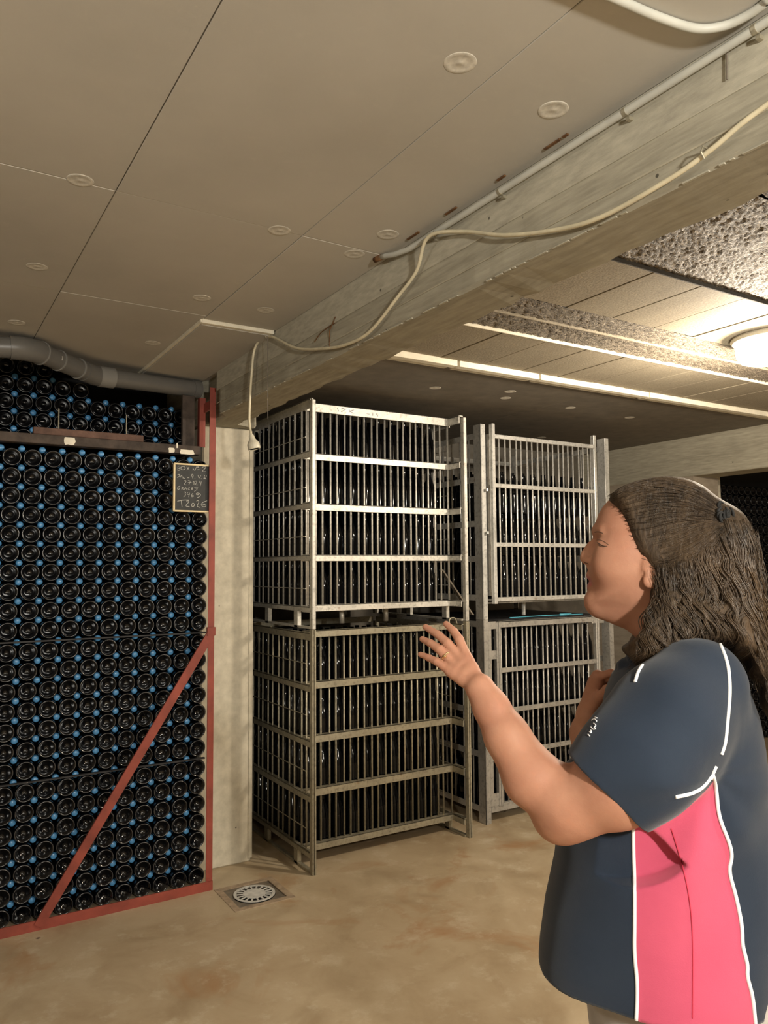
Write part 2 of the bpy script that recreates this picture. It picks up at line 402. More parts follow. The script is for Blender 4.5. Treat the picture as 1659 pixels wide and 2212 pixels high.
for r, z in enumerate(rowz):
    for c, x in enumerate(COLX):
        o = link('wine_bottle', base_me); o.location = (x, YF+.003*random.random(), z)
        o.rotation_euler = (0, random.uniform(0, 6.28), 0)
        tag(o, 'dark bottle base, %s, %s left of the red post' % (rowphrase(r), ORD[c+1]), 'bottle', 'bottles lying base-out behind the red frame')
        top_of_tier = r in (0, 10, 17)
        if c < 11 or True:
            xc = x-.0425
            zz = z+.0425
            # the neck rests in the gap above and to the right of base c+1
            neck_bottle(xc, YF+(.0 if False else .030)+.006*random.random(), zz, 'blue-capped neck, %s, %s left of the red post' % (rowphrase(r), ORD[c+1]), 'blue-capped bottles between the bases')
# continuation of the stack beyond the left edge of the picture
def stuff_stack(name, cols, rows, y, label, prof, n, mats, mis=None, caps=False):
    mb = MB()
    for x in cols:
        for z in rows: mb.lathe(prof, (x, y, z), 'y', n, mis)
    o = mb.obj(name, mats, None, True); tag(o, label, 'bottles', None, 'stuff'); return o
low_prof = [(0, .028), (.020, .015), (.0340, .0010), (.0375, .0010), (R, .012), (R, .168), (.022, .226), (.0145, .245), (.0145, .302), (0, .302)]
stuff_stack('bottle_stack', [1.237-.085*k for k in range(11, 26)], rowz, YF, 'rest of the dark bottle stack going on to the left', low_prof, 12, [M['glass'], M['ring_glint']], [0, 0, 1, 0, 0, 0, 0, 0, 0])
mb = MB()
for k in range(11, 26):
    for z in rowz: mb.lathe([(0, -.0035), (.0105, -.003), (.0150, .006), (.0145, .12)], (1.237-.085*k-.0425, YF+.030, z+.0425), 'y', 10)
tag(mb.obj('bottle_caps', M['cap'], None, True), 'blue caps between the bases of the stack going on to the left', 'caps', None, 'stuff')
# divider sheets, bottom tray
for z, nm in ((.597, 'lower'), (1.201, 'upper')):
    tag(MB().box(-1.1, 1.268, 3.718, 3.733, z, z+.0075, b=.001).obj('divider_lath', M['plas']), 'thin dark divider lath across the bottle rows, %s one' % nm, 'lath')
# top tier
tag(MB().box(-1.1, 1.225, 3.745, 4.44, 2.103, 2.1145).obj('shelf_board', M['wood_dark']), 'dark board under the top tier of bottles, behind the brown beam', 'shelf')
YT = 4.05
for k in range(5):
    z = 2.1575+.085*k
    n = {3: 5, 4: 3}.get(k, 11)
    for i in range(n):
        x = .384+.085*i
        o = link('wine_bottle', base_me); o.location = (x, YT, z); o.rotation_euler = (0, random.uniform(0, 6.28), 0)
        tag(o, 'dark bottle base above the beam, %s row up, %s from the left edge' % (ORD[k+1], ORD[i+1]), 'bottle', 'bottles lying base-out above the brown beam')
        if not (k == 4 or (k == 3 and i > 2)) and i < 10:
            neck_bottle(x+.0425, YT+.030, z+.0425, 'blue-capped neck above the beam, %s row up, %s from the left edge' % (ORD[k+1], ORD[i+1]), 'blue-capped bottles above the brown beam')
stuff_stack('bottle_stack', [.384-.085*k for k in range(1, 16)], [2.1575+.085*k for k in range(5)], YT, 'rest of the top tier of bottles going on to the left', low_prof, 12, [M['glass'], M['ring_glint']], [0, 0, 1, 0, 0, 0, 0, 0, 0])
# dark backing so that no light passes behind the stack
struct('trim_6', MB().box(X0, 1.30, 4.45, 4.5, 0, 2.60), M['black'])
# brown beam with plank, white spots, rods and side board
t = thing('wooden_beam', (.8, 3.70, 2.064), 'dark brown wooden beam across the bottle stack with white paint spots', 'beam')
def lp(mb, name, m, t, **k):
    o = mb.obj(name, m, None, **k); o.parent = t; o.matrix_parent_inverse = Matrix.Translation(-Vector(t.location)); return o
lp(MB().box(-1.1, 1.222, 3.685, 3.740, 2.076, 2.118, b=.002), 'beam_board', M['wood_dark'], t)
lp(MB().box(.465, .945, 3.690, 3.722, 2.1185, 2.150, b=.002), 'top_plank', M['wood_red'], t)
for x0, x1, z0, z1 in ((.590, .640, 2.078, 2.112), (1.062, 1.092, 2.076, 2.100), (1.115, 1.19, 2.072, 2.096), (1.10, 1.108, 2.1, 2.125)):
    mb = MB(); n = 14; cx, cz = (x0+x1)/2, (z0+z1)/2
    vs = [(cx+(x1-x0)/2*max(-1, min(1, 1.35*math.cos(a)))*random.uniform(.85, 1.05), yy, cz+(z1-z0)/2*max(-1, min(1, 1.35*math.sin(a)))*random.uniform(.85, 1.05)) for yy in (3.6835,) for a in np.linspace(0, 2*math.pi, n, endpoint=False)]
    vs += [(x, 3.6855, z) for x, _, z in vs]
    mb.add(vs, [tuple(range(n))]+[(i, (i+1) % n, n+(i+1) % n, n+i) for i in range(n)]); tag(lp(mb, 'paint_spot', M['whitepaint'], t), 'white paint spot')
for px in (128, 275):
    q = P(px, 900, y=3.70); lp(MB().tube([(q[0], 3.712, 2.15), (q[0], 3.716, 2.245)], .0026, 6), 'rod', M['zinc_l'], t)
tag(MB().box(1.146, 1.208, 3.742, 3.765, 2.1155, 2.378, b=.002).obj('upright_board', M['wood_dark']), 'dark upright board standing at the right end of the brown beam', 'board')
# the red steel frame
t = thing('red_frame', (1.29, 3.68, 0), 'red-painted steel frame with post, diagonal brace and floor rail', 'frame')
lp(MB().box(1.256, 1.287, 3.655, 3.661, 0, 2.41), 'post', M['red'], t)
lp(MB().box(1.236, 1.266, 3.750, 3.756, 2.125, 2.375).box(1.2365, 1.242, 3.756, 3.785, 2.125, 2.375), 'post', M['red'], t)
lp(MB().box(1.256, 1.266, 3.661, 3.750, 2.30, 2.345), 'bracket', M['red'], t)
lp(MB().box(-1.1, 1.287, 3.6485, 3.6545, 0, .042).box(-1.1, 1.287, 3.6605, 3.70, 0, .0005), 'floor_rail', M['red'], t)
a, b = np.array([.525, .018]), np.array([1.268, 1.205]); d = (b-a)/np.linalg.norm(b-a); nrm = np.array([-d[1], d[0]])*.020
mb = MB(); vs = []
for yy in (3.6435, 3.6540):
    for p in (a-nrm, b-nrm, b+nrm, a+nrm): vs.append((p[0], yy, p[1]))
lp(mb.add(vs, [(0, 1, 2, 3), (7, 6, 5, 4), (0, 4, 5, 1), (1, 5, 6, 2), (2, 6, 7, 3), (3, 7, 4, 0)]), 'brace', M['red'], t)
lp(MB().box(1.248, 1.289, 3.6405, 3.6550, 1.195, 1.235), 'gusset_plate', M['red'], t)
# chalkboard
t = thing('chalkboard', (1.165, 3.665, 1.91), 'small chalkboard with chalk writing hung beside the red post', 'sign')
cx0, cx1, cz0, cz1 = 1.088, 1.285, 1.797, 2.020
lp(MB().box(cx0, cx1, 3.669, 3.673, cz0, cz1), 'slate_panel', M['slate'], t)
for q in ((cx0-.004, cx1+.004, cz1-.002, cz1+.006), (cx0-.004, cx1+.004, cz0-.006, cz0+.002), (cx0-.006, cx0+.003, cz0-.002, cz1+.002), (cx1-.003, cx1+.006, cz0-.002, cz1+.002)):
    lp(MB().box(q[0], q[1], 3.6635, 3.675, q[2], q[3], b=.001), 'frame_strip', M['pine'], t)
STROKES = [
 [(378,405),(375,295),(430,290),(422,335),(385,348),(432,365),(425,390),(390,402)], [(440,335),(480,300),(540,310),(560,350),(520,385),(460,380),(440,335)],
 [(590,310),(650,390)], [(650,312),(590,392)], [(738,402),(735,340),(785,420),(820,310)], [(842,318),(862,305),(882,318),(862,340),(842,318)], [(845,382),(890,376)], [(950,335),(1000,305),(1060,320),(1010,370),(940,430),(1050,430)],
 [(370,505),(410,490),(430,515),(390,560),(360,572)], [(432,568),(470,500),(480,592)], [(492,560),(520,558),(500,590),(552,590)], [(605,575),(650,575)], [(735,592),(700,500)], [(695,530),(720,480),(755,520),(725,570)], [(778,595),(792,600)], [(855,510),(885,602),(925,520)], [(930,598),(946,602)], [(990,590),(1025,575),(1040,590),(1000,600),(1062,604)], [(1012,515),(1026,545)], [(1058,520),(1066,545)],
 [(520,655),(560,635),(582,665),(510,742),(582,746)], [(620,642),(682,650),(640,742)], [(618,690),(705,688)], [(735,685),(765,650),(760,748)], [(780,665),(820,648),(832,680),(785,745),(852,746)], [(892,650),(880,700),(942,702)], [(938,660),(915,768)],
 [(430,775),(380,790),(362,845),(400,862),(420,822),(392,820)], [(470,862),(472,790),(512,800),(475,830),(522,862)], [(530,862),(560,790),(592,862)], [(540,832),(586,832)], [(662,800),(622,830),(622,855),(662,857)], [(742,790),(692,830),(702,860),(745,842),(702,832)], [(860,800),(770,800),(790,830),(862,832),(770,905)],
 [(520,915),(578,920),(540,960),(572,978),(515,1036)], [(615,925),(590,975),(662,977)], [(657,935),(635,1038)], [(738,945),(690,990),(702,1036),(762,1020),(738,985),(700,1002)], [(895,950),(830,935),(805,972),(860,988),(900,955),(926,985),(890,1030),(835,1052)],
 [(365,1135),(500,1105),(642,1105)], [(455,1110),(475,1276)], [(580,1132),(650,1120),(620,1180),(550,1256),(656,1266)], [(720,1188),(700,1240),(730,1276),(782,1232),(752,1182),(720,1188)], [(820,1135),(870,1110),(882,1165),(820,1260),(912,1287)], [(1076,1125),(970,1160),(925,1220),(980,1276),(1062,1260),(1030,1210),(940,1232)]]
def smooth_path(pts, it=2):
    pts = [np.array(p, float) for p in pts]
    for _ in range(it):
        q = [pts[0]]
        for a, b in zip(pts[:-1], pts[1:]): q += [a*.75+b*.25, a*.25+b*.75]
        pts = q+[pts[-1]]
    return pts
mb = MB()
for i, st in enumerate(STROKES):
    pts = [P(350+a/11.06, 980+b/11.06, y=3.6683) for a, b in smooth_path(st, 1 if len(st) < 4 else 2)]
    mb.tube(pts, .0013 if i < 38 else .0017, 5)
lp(mb, 'chalk_writing', M['chalk'], t)

# ------------------------------------------------------------------ pipe
t = thing('drain_pipe', (.8, 3.8, 2.4), 'grey plastic drain pipe with elbow and collars under the ceiling', 'pipe')
def bez(a, b, c, n=10): return [(1-u)**2*np.array(a)+2*u*(1-u)*np.array(b)+u*u*np.array(c) for u in np.linspace(0, 1, n)]
pA, pB, pC, pD = P(-60, 748, y=3.46), P(62, 752, y=3.45), P(206, 812, y=3.70), P(430, 842, y=3.80)
pB = np.array(pB); dAB = (pB-pA)/np.linalg.norm(pB-pA); dBC = (pC-pB)/np.linalg.norm(pC-pB); dCD = (pD-pC)/np.linalg.norm(pD-pC)
pA0 = pB-dAB*1.6
lp(MB().tube([pA0, pB-dAB*.06], .043, 24), 'pipe_length', M['pvc'], t, smooth=True, sharp=50)
lp(MB().tube(bez(pB-dAB*.07, pB, pB+dBC*.07, 12), .049, 24), 'elbow', M['pvc'], t, smooth=True, sharp=50)
lp(MB().tube([pB+dBC*.065, pC-dCD*.0], .043, 24), 'pipe_length', M['pvc'], t, smooth=True, sharp=50)
lp(MB().tube([pC-dBC*.08, pC-dBC*.01, pC+dCD*.03], .046, 24), 'elbow', M['pvc'], t, smooth=True, sharp=50)
lp(MB().tube([pC+dCD*.015, pC+dCD*.085], .048, 24), 'collar', M['pvc_l'], t, smooth=True, sharp=50)
lp(MB().tube([pC+dCD*.08, pD-dCD*.03], .041, 24), 'pipe_length', M['pvc'], t, smooth=True, sharp=50)
lp(MB().tube([pD-dCD*.04, pD+dCD*.0], .045, 24), 'collar', M['pvc'], t, smooth=True, sharp=50)
L_BC = np.linalg.norm(pC-pB)
for u, rr in ((.067, .0515), (L_BC*.42, .047), (L_BC*.72, .0475)):
    lp(MB().tube([pB+dBC*(u-.003), pB+dBC*(u+.003)], rr, 24), 'rim', M['pvc_l'], t, smooth=True, sharp=50)
q = pB+dBC*L_BC*.44+np.array([0, -.050, .0]); lp(MB().tube([q+[0, 0, .009], q-[0, 0, .009]], .0045, 8), 'clamp_bolt', M['zinc_u'], t)

# ------------------------------------------------------------------ conduits, cable with socket
def catmull(pts, n=6):
    pts = [np.array(p, float) for p in pts]; q = [pts[0]*2-pts[1]]+pts+[pts[-1]*2-pts[-2]]; out = []
    for i in range(1, len(q)-2):
        for u in np.linspace(0, 1, n, endpoint=False):
            a, b, c, d = q[i-1:i+3]; out.append(.5*(2*b+(c-a)*u+(2*a-5*b+4*c-d)*u*u+(-a+3*b-3*c+d)*u**3))
    return out+[pts[-1]]
t = thing('conduit', (1.24, 1.2, 2.46), 'pale conduit running along the corner of ceiling and beam', 'conduit')
pts = [(1.248, y, 2.462) for y in np.linspace(-1.5, 1.86, 20)]+[(1.240, 1.93, 2.468), (1.235, 1.975, 2.478), (1.235, 2.0, 2.484)]
lp(MB().tube(pts, .0082, 14), 'conduit_pipe', M['conduit'], t, smooth=True)
lp(MB().tube([(1.235, 2.0, 2.484), (1.232, 2.035, 2.486)], .0095, 10), 'rusty_end', M['rust'], t, smooth=True)
for y in (1.05, 1.74, .76, .2, -.5, 1.45):
    lp(MB().tube([(1.248, y-.004, 2.462), (1.248, y+.004, 2.462)],   .0094, 12).box(1.254, 1.2665, y-.004, y+.004, 2.446, 2.454), 'clip', M['conduit'] if y > 1.5 else M['zinc_l'], t)
r_ = np.random.default_rng(2)
for y, q in ((1.205, .016), (1.23, .05), (1.42, .03), (1.62, .05), (1.80, .06)): lp(MB().box(1.236, 1.243, y, y+q, 2.4865, 2.4895), 'rust_patch', M['rust'], t)
t = thing('curved_conduit', (1.2, .8, 2.47), 'pale conduit bending away across the ceiling at the top', 'conduit')
cc = [P(a, b, z=2.481) for a, b in ((1330, -3), (1420, 36), (1500, 61), (1560, 57), (1610, 36), (1659, 3), (1700, -30))]
lp(MB().tube(catmull([cc[0]+(cc[0]-cc[1])*3, cc[0]+(cc[0]-cc[1])]+cc+[(1.215, .3, 2.481), (1.215, -1.5, 2.481)], 8), .0080, 14), 'conduit_pipe', M['conduit'], t, smooth=True)
cab = [(1.25, -.2, 2.44), (1.252, .4, 2.36), (1.25, .744, 2.316), (1.25, .853, 2.289), (1.25, .946, 2.273), (1.25, 1.123, 2.266), (1.25, 1.262, 2.29), (1.25, 1.438, 2.344), (1.25, 1.607, 2.418), (1.226, 1.734, 2.446), (1.25, 1.829, 2.385), (1.25, 1.93, 2.339), (1.25, 2.096, 2.276), (1.25, 2.25, 2.272), (1.25, 2.42, 2.299), (1.25, 2.651, 2.358), (1.25, 2.871, 2.458), (1.25, 2.985, 2.482), (1.245, 3.053, 2.455), (1.24, 3.073, 2.366), (1.24, 3.1, 2.171), (1.24, 3.08, 2.085)]
t = thing('socket_cable', (1.24, 3.08, 2.085), 'cream cable looped along the beam with a hanging socket', 'cable')
lp(MB().tube(catmull(cab), .0052, 10), 'cable', M['cable'], t, smooth=True)
ax = np.array([.20, -.12, -1.]); ax /= np.linalg.norm(ax); s0 = np.array([1.24, 3.08, 2.09])
prof = [(.0065, 0), (.011, .008), (.013, .022), (.024, .040), (.0265, .044), (.0268, .064), (.0245, .068), (.0215, .066), (.0205, .048), (0, .048)]
mb = MB().lathe(prof, n=24, mis=[0]*7+[1, 1]); Rm = Vector((0, 0, 1)).rotation_difference(Vector(ax)).to_matrix()
mb.v = [tuple(np.array(Rm)@np.array(v)+s0) for v in mb.v]
lp(mb, 'socket', [M['socket'], M['black']], t, smooth=True, sharp=50)
for y, z in ((1.728, 2.458), (2.93, 2.478), (.87, 2.286)): lp(MB().tube([(1.272, y, z+.012), (1.245, y, z+.013), (1.238, y, z), (1.247, y, z-.010)], .0022, 6), 'hook', M['zinc_l'], t)
t = thing('bent_wire', (1.26, 2.45, 2.37), 'short rusty wire sticking out of the beam', 'wire')
lp(MB().tube(catmull([(1.272, 2.36, 2.385), (1.262, 2.42, 2.375), (1.262, 2.47, 2.37), (1.262, 2.52, 2.35)], 4), .002, 6).tube([(1.272, 2.42, 2.30), (1.262, 2.40, 2.36), (1.264, 2.36, 2.40)], .0018, 6), 'wire', M['rust'], t)
for px, y0, y1 in ((1570, 95, 172), ):
    q = P(px, y0, x=1.262); q2 = P(px, y1, x=1.262)
    tag(MB().tube([q, q2], .0016, 6).obj('hanging_wire', M['drainframe']), 'thin dark wire hanging down the beam below the conduit', 'wire')
mb = MB().tube([(1.24, 2.905, 2.468), (1.244, 2.915, 2.40), (1.246, 2.915, 2.13)], .0012, 6)
tag(mb.obj('hanging_wire', M['drainframe']), 'thin dark wire hanging behind the socket cable', 'wire')

# ------------------------------------------------------------------ floor drain
t = thing('floor_drain', (1.437, 3.501, 0), 'round pale drain grate set in a square frame in the floor', 'drain')
mb = MB()
for q in ((1.290, 1.584, 3.360, 3.391), (1.290, 1.584, 3.611, 3.642), (1.290, 1.322, 3.391, 3.611), (1.552, 1.584, 3.391, 3.611)): mb.box(*q, -.01, .0025, b=.001)
lp(mb, 'mortar_rim', M['mortar'], t)
def annulus(cx, cy, r0, sq, z, n=48):
    vs = []; fs = []
    for k in range(n):
        a = 2*math.pi*k/n; c, s_ = math.cos(a), math.sin(a); m_ = sq/max(abs(c), abs(s_))
        vs += [(cx+r0*c, cy+r0*s_, z), (cx+m_*c, cy+m_*s_, z), (cx+r0*c, cy+r0*s_, z-.03)]
    for k in range(n):
        j = (k+1) % n; fs += [(3*k, 3*k+1, 3*j+1, 3*j), (3*k+2, 3*k, 3*j, 3*j+2)]
    return vs, fs
mb = MB().add(*annulus(1.437, 3.501, .098, .115, -.003)); lp(mb, 'frame_plate', M['drainframe'], t)
lp(MB().box(hx0, hx1, hy0, hy1, -.08, -.05), 'pit', M['black'], t)
mb = MB()
def ringdisc(r0, r1, z0, z1, n=48):
    vs = []; fs = []
    for k in range(n):
        a = 2*math.pi*k/n; c, s_ = math.cos(a), math.sin(a); vs += [(1.437+r*c, 3.501+r*s_, z) for r, z in ((r0, z0), (r0, z1), (r1, z1), (r1, z0))]
    for k in range(n):
        j = (k+1) % n
        for q in range(4): fs.append((4*k+q, 4*k+(q+1) % 4, 4*j+(q+1) % 4, 4*j+q))
    return vs, fs
mb.add(*ringdisc(.083, .0965, .0005, .003)); mb.add(*ringdisc(.001, .053, .0005, .003))
for k in range(18):
    a = 2*math.pi*k/18; c, s_ = math.cos(a), math.sin(a); q = []
    for r in (.051, .085):
        for w_ in (-.0040, .0040): q.append((1.437+r*c-w_*s_*(r/.07), 3.501+r*s_+w_*c*(r/.07)))
    mb.add([(x, y, z) for z in (.0008, .003) for x, y in q], [(0, 1, 3, 2), (4, 6, 7, 5), (0, 4, 5, 1), (1, 5, 7, 3), (3, 7, 6, 2), (2, 6, 4, 0)])
lp(mb, 'grate', M['grate'], t)

# ------------------------------------------------------------------ cages
_bars = {}
def bar(h, r, mat, parent, x, y, z, name='bar'):
    key = (round(h, 3), round(r, 4), mat)
    if key not in _bars: _bars[key] = MB().tube([(0, 0, 0), (0, 0, h)], r, 8).mesh('bar', M[mat], True)
    o = link(name, _bars[key], parent); o.location = (x, y, z); return o
up_prof = [(0, .012), (.030, .001), (R-.001, .004), (R-.0005, .012), (R-.0005, .112), (.0405, .130), (.036, .152), (.028, .178), (.0205, .200), (.0162, .220), (.0142, .255), (.0150, .257), (.0150, .264), (0, .264)]
up_me = MB().lathe(up_prof, n=20).mesh('cage_bottle', M['glass'], True)
up_low = [(0, .001), (R-.001, .002), (R-.0005, .135), (.020, .205), (.0145, .225), (.0145, .264), (0, .264)]
def fill(cname, x0, y0, zf, layers, side=True, nx=10, ny=9, pitch=.0895, first=0):
    W = ['top', 'second', 'third', 'bottom']
    mb = MB()
    for L_ in range(layers):
        z = zf+.265*L_; lw = (ORD[layers-L_]+' layer from top') if layers > 1 else ''
        for i in range(nx):
            for j in range(ny):
                x, y = x0+pitch*i, y0+pitch*j
                if j == 0:
                    o = link('cage_bottle', up_me); o.location = (x+jit(), y+jit(), z)
                    tag(o, 'upright dark bottle in %s, %s, %s from left in front' % (cname, lw, ORD[i+1]), 'bottle', 'bottles standing in '+cname)
                elif i == 0 and side and j < 8:
                    o = link('cage_bottle', up_me); o.location = (x+jit(), y+jit(), z)
                    tag(o, 'upright dark bottle along left side of %s, %s, %s back' % (cname, lw, ORD[j]), 'bottle', 'bottles standing in '+cname)
                else: mb.lathe(up_low, (x, y, z), 'z', 10)
    tag(mb.obj('bottle_block', M['glass'], None, True), 'inner rows of dark bottles filling the '+cname, 'bottles', None, 'stuff')

def cage_a(name_lbl, z0, rails, zfoot, mat, barxs, sideys, wires, top, groove):
    X, Y = 1.762, 3.541; W = .978; D = 1.02; yp = Y+.135
    t = thing('bottle_cage', (X, Y, z0 if zfoot is None else zfoot), name_lbl, 'cage')
    zb = z0 if zfoot is None else zfoot
    def part(mb, name, m=None, **k): return lp(mb, name, M[m or mat], t, **k)
    for x, sx in ((X, 1), (X+W, -1)):
        mb = MB().box(x-.004, x+.005, Y-.002, Y+.030, zb, top, b=.001).box(x+.009, x+.018, Y-.002, Y+.030, zb, top, b=.001).box(x+.004, x+.010, Y+.010, Y+.026, zb, top)
        if not groove: mb = MB().box(x-.004, x+.018, Y-.002, Y+.030, zb, top, b=.003)
        part(mb, 'corner_post')
    for x in (X, X+W-.01):
        part(MB().box(x-.004, x+.024, Y+D-.03, Y+D, zb, top-.05), 'corner_post')
    n = len(rails)
    for i, (a, b) in enumerate(rails):
        part(MB().box(X+.018, X+W-.012, yp-.006, yp, a, b, b=.001).box(X+.018, X+W-.012, yp-.006, yp+.028, b-.005, b, b=.001), 'rail')
        part(MB().box(X+W-.018, X+W-.012, Y+.024, yp, a, b, b=.001).box(X+W-.018, X+W+.012, Y+.024, yp, b-.005, b), 'rail_return')
        part(MB().box(X+.006, X+.012, Y+.024, yp, a, b, b=.001), 'rail_return')
        za, zc = (a+.004, b-.004) if i else (a-.006, b-.004)
        part(MB().box(X, X+.005, Y+.03, Y+D-.02, za, zc, b=.001).box(X, X+.022, Y+.03, Y+D-.02, zc-.004, zc), 'side_rail')
        part(MB().box(X+W-.005, X+W, yp, Y+D-.02, za, zc, b=.001), 'side_rail')
        part(MB().box(X+.02, X+W-.02, Y+D-.012, Y+D-.006, za, zc, b=.001), 'back_rail')
    h = rails[0][0]-rails[-1][1]+.012
    for x in barxs: bar(h, .0056, mat, t, x-t.location.x, yp+.014-t.location.y, rails[-1][1]-.006-t.location.z)
    for y in sideys:
        bar(h, .0050, mat, t, X+.010-t.location.x, y-t.location.y, rails[-1][1]-.006-t.location.z)
    for y in sideys[1::2]: bar(h, .0050, mat, t, X+W-.010-t.location.x, y-t.location.y, rails[-1][1]-.006-t.location.z)
    for z in wires: part(MB().tube([(X+.004, Y+.09, z), (X+.004, Y+D-.03, z)], .0026, 6), 'wire')
    for z in wires: part(MB().tube([(X+W-.02, Y+.135, z), (X+W-.02, Y+D-.03, z)], .0026, 6), 'wire')
    part(MB().box(X+.01, X+W-.01, Y+.14, Y+D-.01, rails[-1][0]+.004, rails[-1][0]+.010), 'floor_plate')
    zr = rails[-1][0]
    for x in (X, X+W-.012):
        for yy in (Y+.175, Y+.56, Y+.90): part(MB().box(x-.002, x+.020, yy, yy+.045, zb, zr+.004, b=.001), 'foot')
        part(MB().box(x-.002, x+.020, Y+.028, Y+.95, zb, zb+.012, b=.001), 'skid')
    for x in (X+.33, X+.62):
        part(MB().tube([(x, Y+.3, zb), (x, Y+.3, zr)], .015, 10), 'foot', smooth=True)
    return t
low_rails = [(1.154, 1.189), (.887, .925), (.611, .650), (.340, .380), (.067, .103)]
up_rails = [(2.350, 2.398), (2.090, 2.126), (1.821, 1.858), (1.552, 1.586), (1.288, 1.322)]
low_bx = [1.84, 1.882, 1.933, 1.971, 2.021, 2.059, 2.106, 2.146, 2.193, 2.231, 2.28, 2.318, 2.368, 2.406, 2.456, 2.495, 2.543, 2.582, 2.632, 2.669, 2.728]
up_bx = [1.808, 1.855, 1.894, 1.943, 1.982, 2.031, 2.068, 2.116, 2.154, 2.203, 2.239, 2.289, 2.327, 2.376, 2.413, 2.462, 2.5, 2.548, 2.586, 2.633, 2.672, 2.727]
sy = [3.635, 3.690, 3.777, 3.840, 3.920, 3.980, 4.063, 4.125, 4.204, 4.262, 4.345, 4.40, 4.47]
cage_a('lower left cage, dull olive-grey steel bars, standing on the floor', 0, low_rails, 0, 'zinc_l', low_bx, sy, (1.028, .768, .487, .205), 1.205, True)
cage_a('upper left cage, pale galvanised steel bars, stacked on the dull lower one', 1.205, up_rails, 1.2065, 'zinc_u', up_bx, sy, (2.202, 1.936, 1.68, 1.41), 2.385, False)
fill('lower left cage', 1.83, 3.75, .0785, 4)
fill('upper left cage', 1.83, 3.75, 1.2985, 4)
mb = MB()
for a, b, c in [((1.975, 2.385), (1.985, 2.365), 0), ((2.0, 2.385), (2.03, 2.383), 0), ((2.03, 2.383), (2.0, 2.365), 0), ((2.05, 2.383), (2.05, 2.364), 0), ((2.05, 2.374), (2.08, 2.383), 0), ((2.05, 2.374), (2.08, 2.364), 0), ((2.16, 2.37), (2.18, 2.37), 0), ((2.2, 2.38), (2.2, 2.362), 0), ((2.22, 2.38), (2.235, 2.362), 0)]:
    mb.tube([(a[0], 3.6695, a[1]), (b[0], 3.6695, b[1])], .0012, 4)
tag(mb.obj('marker_writing', simple('purple_marker', (.16, .12, .22), .8)), 'faded marker writing on the top rail of the upper left cage', 'writing')

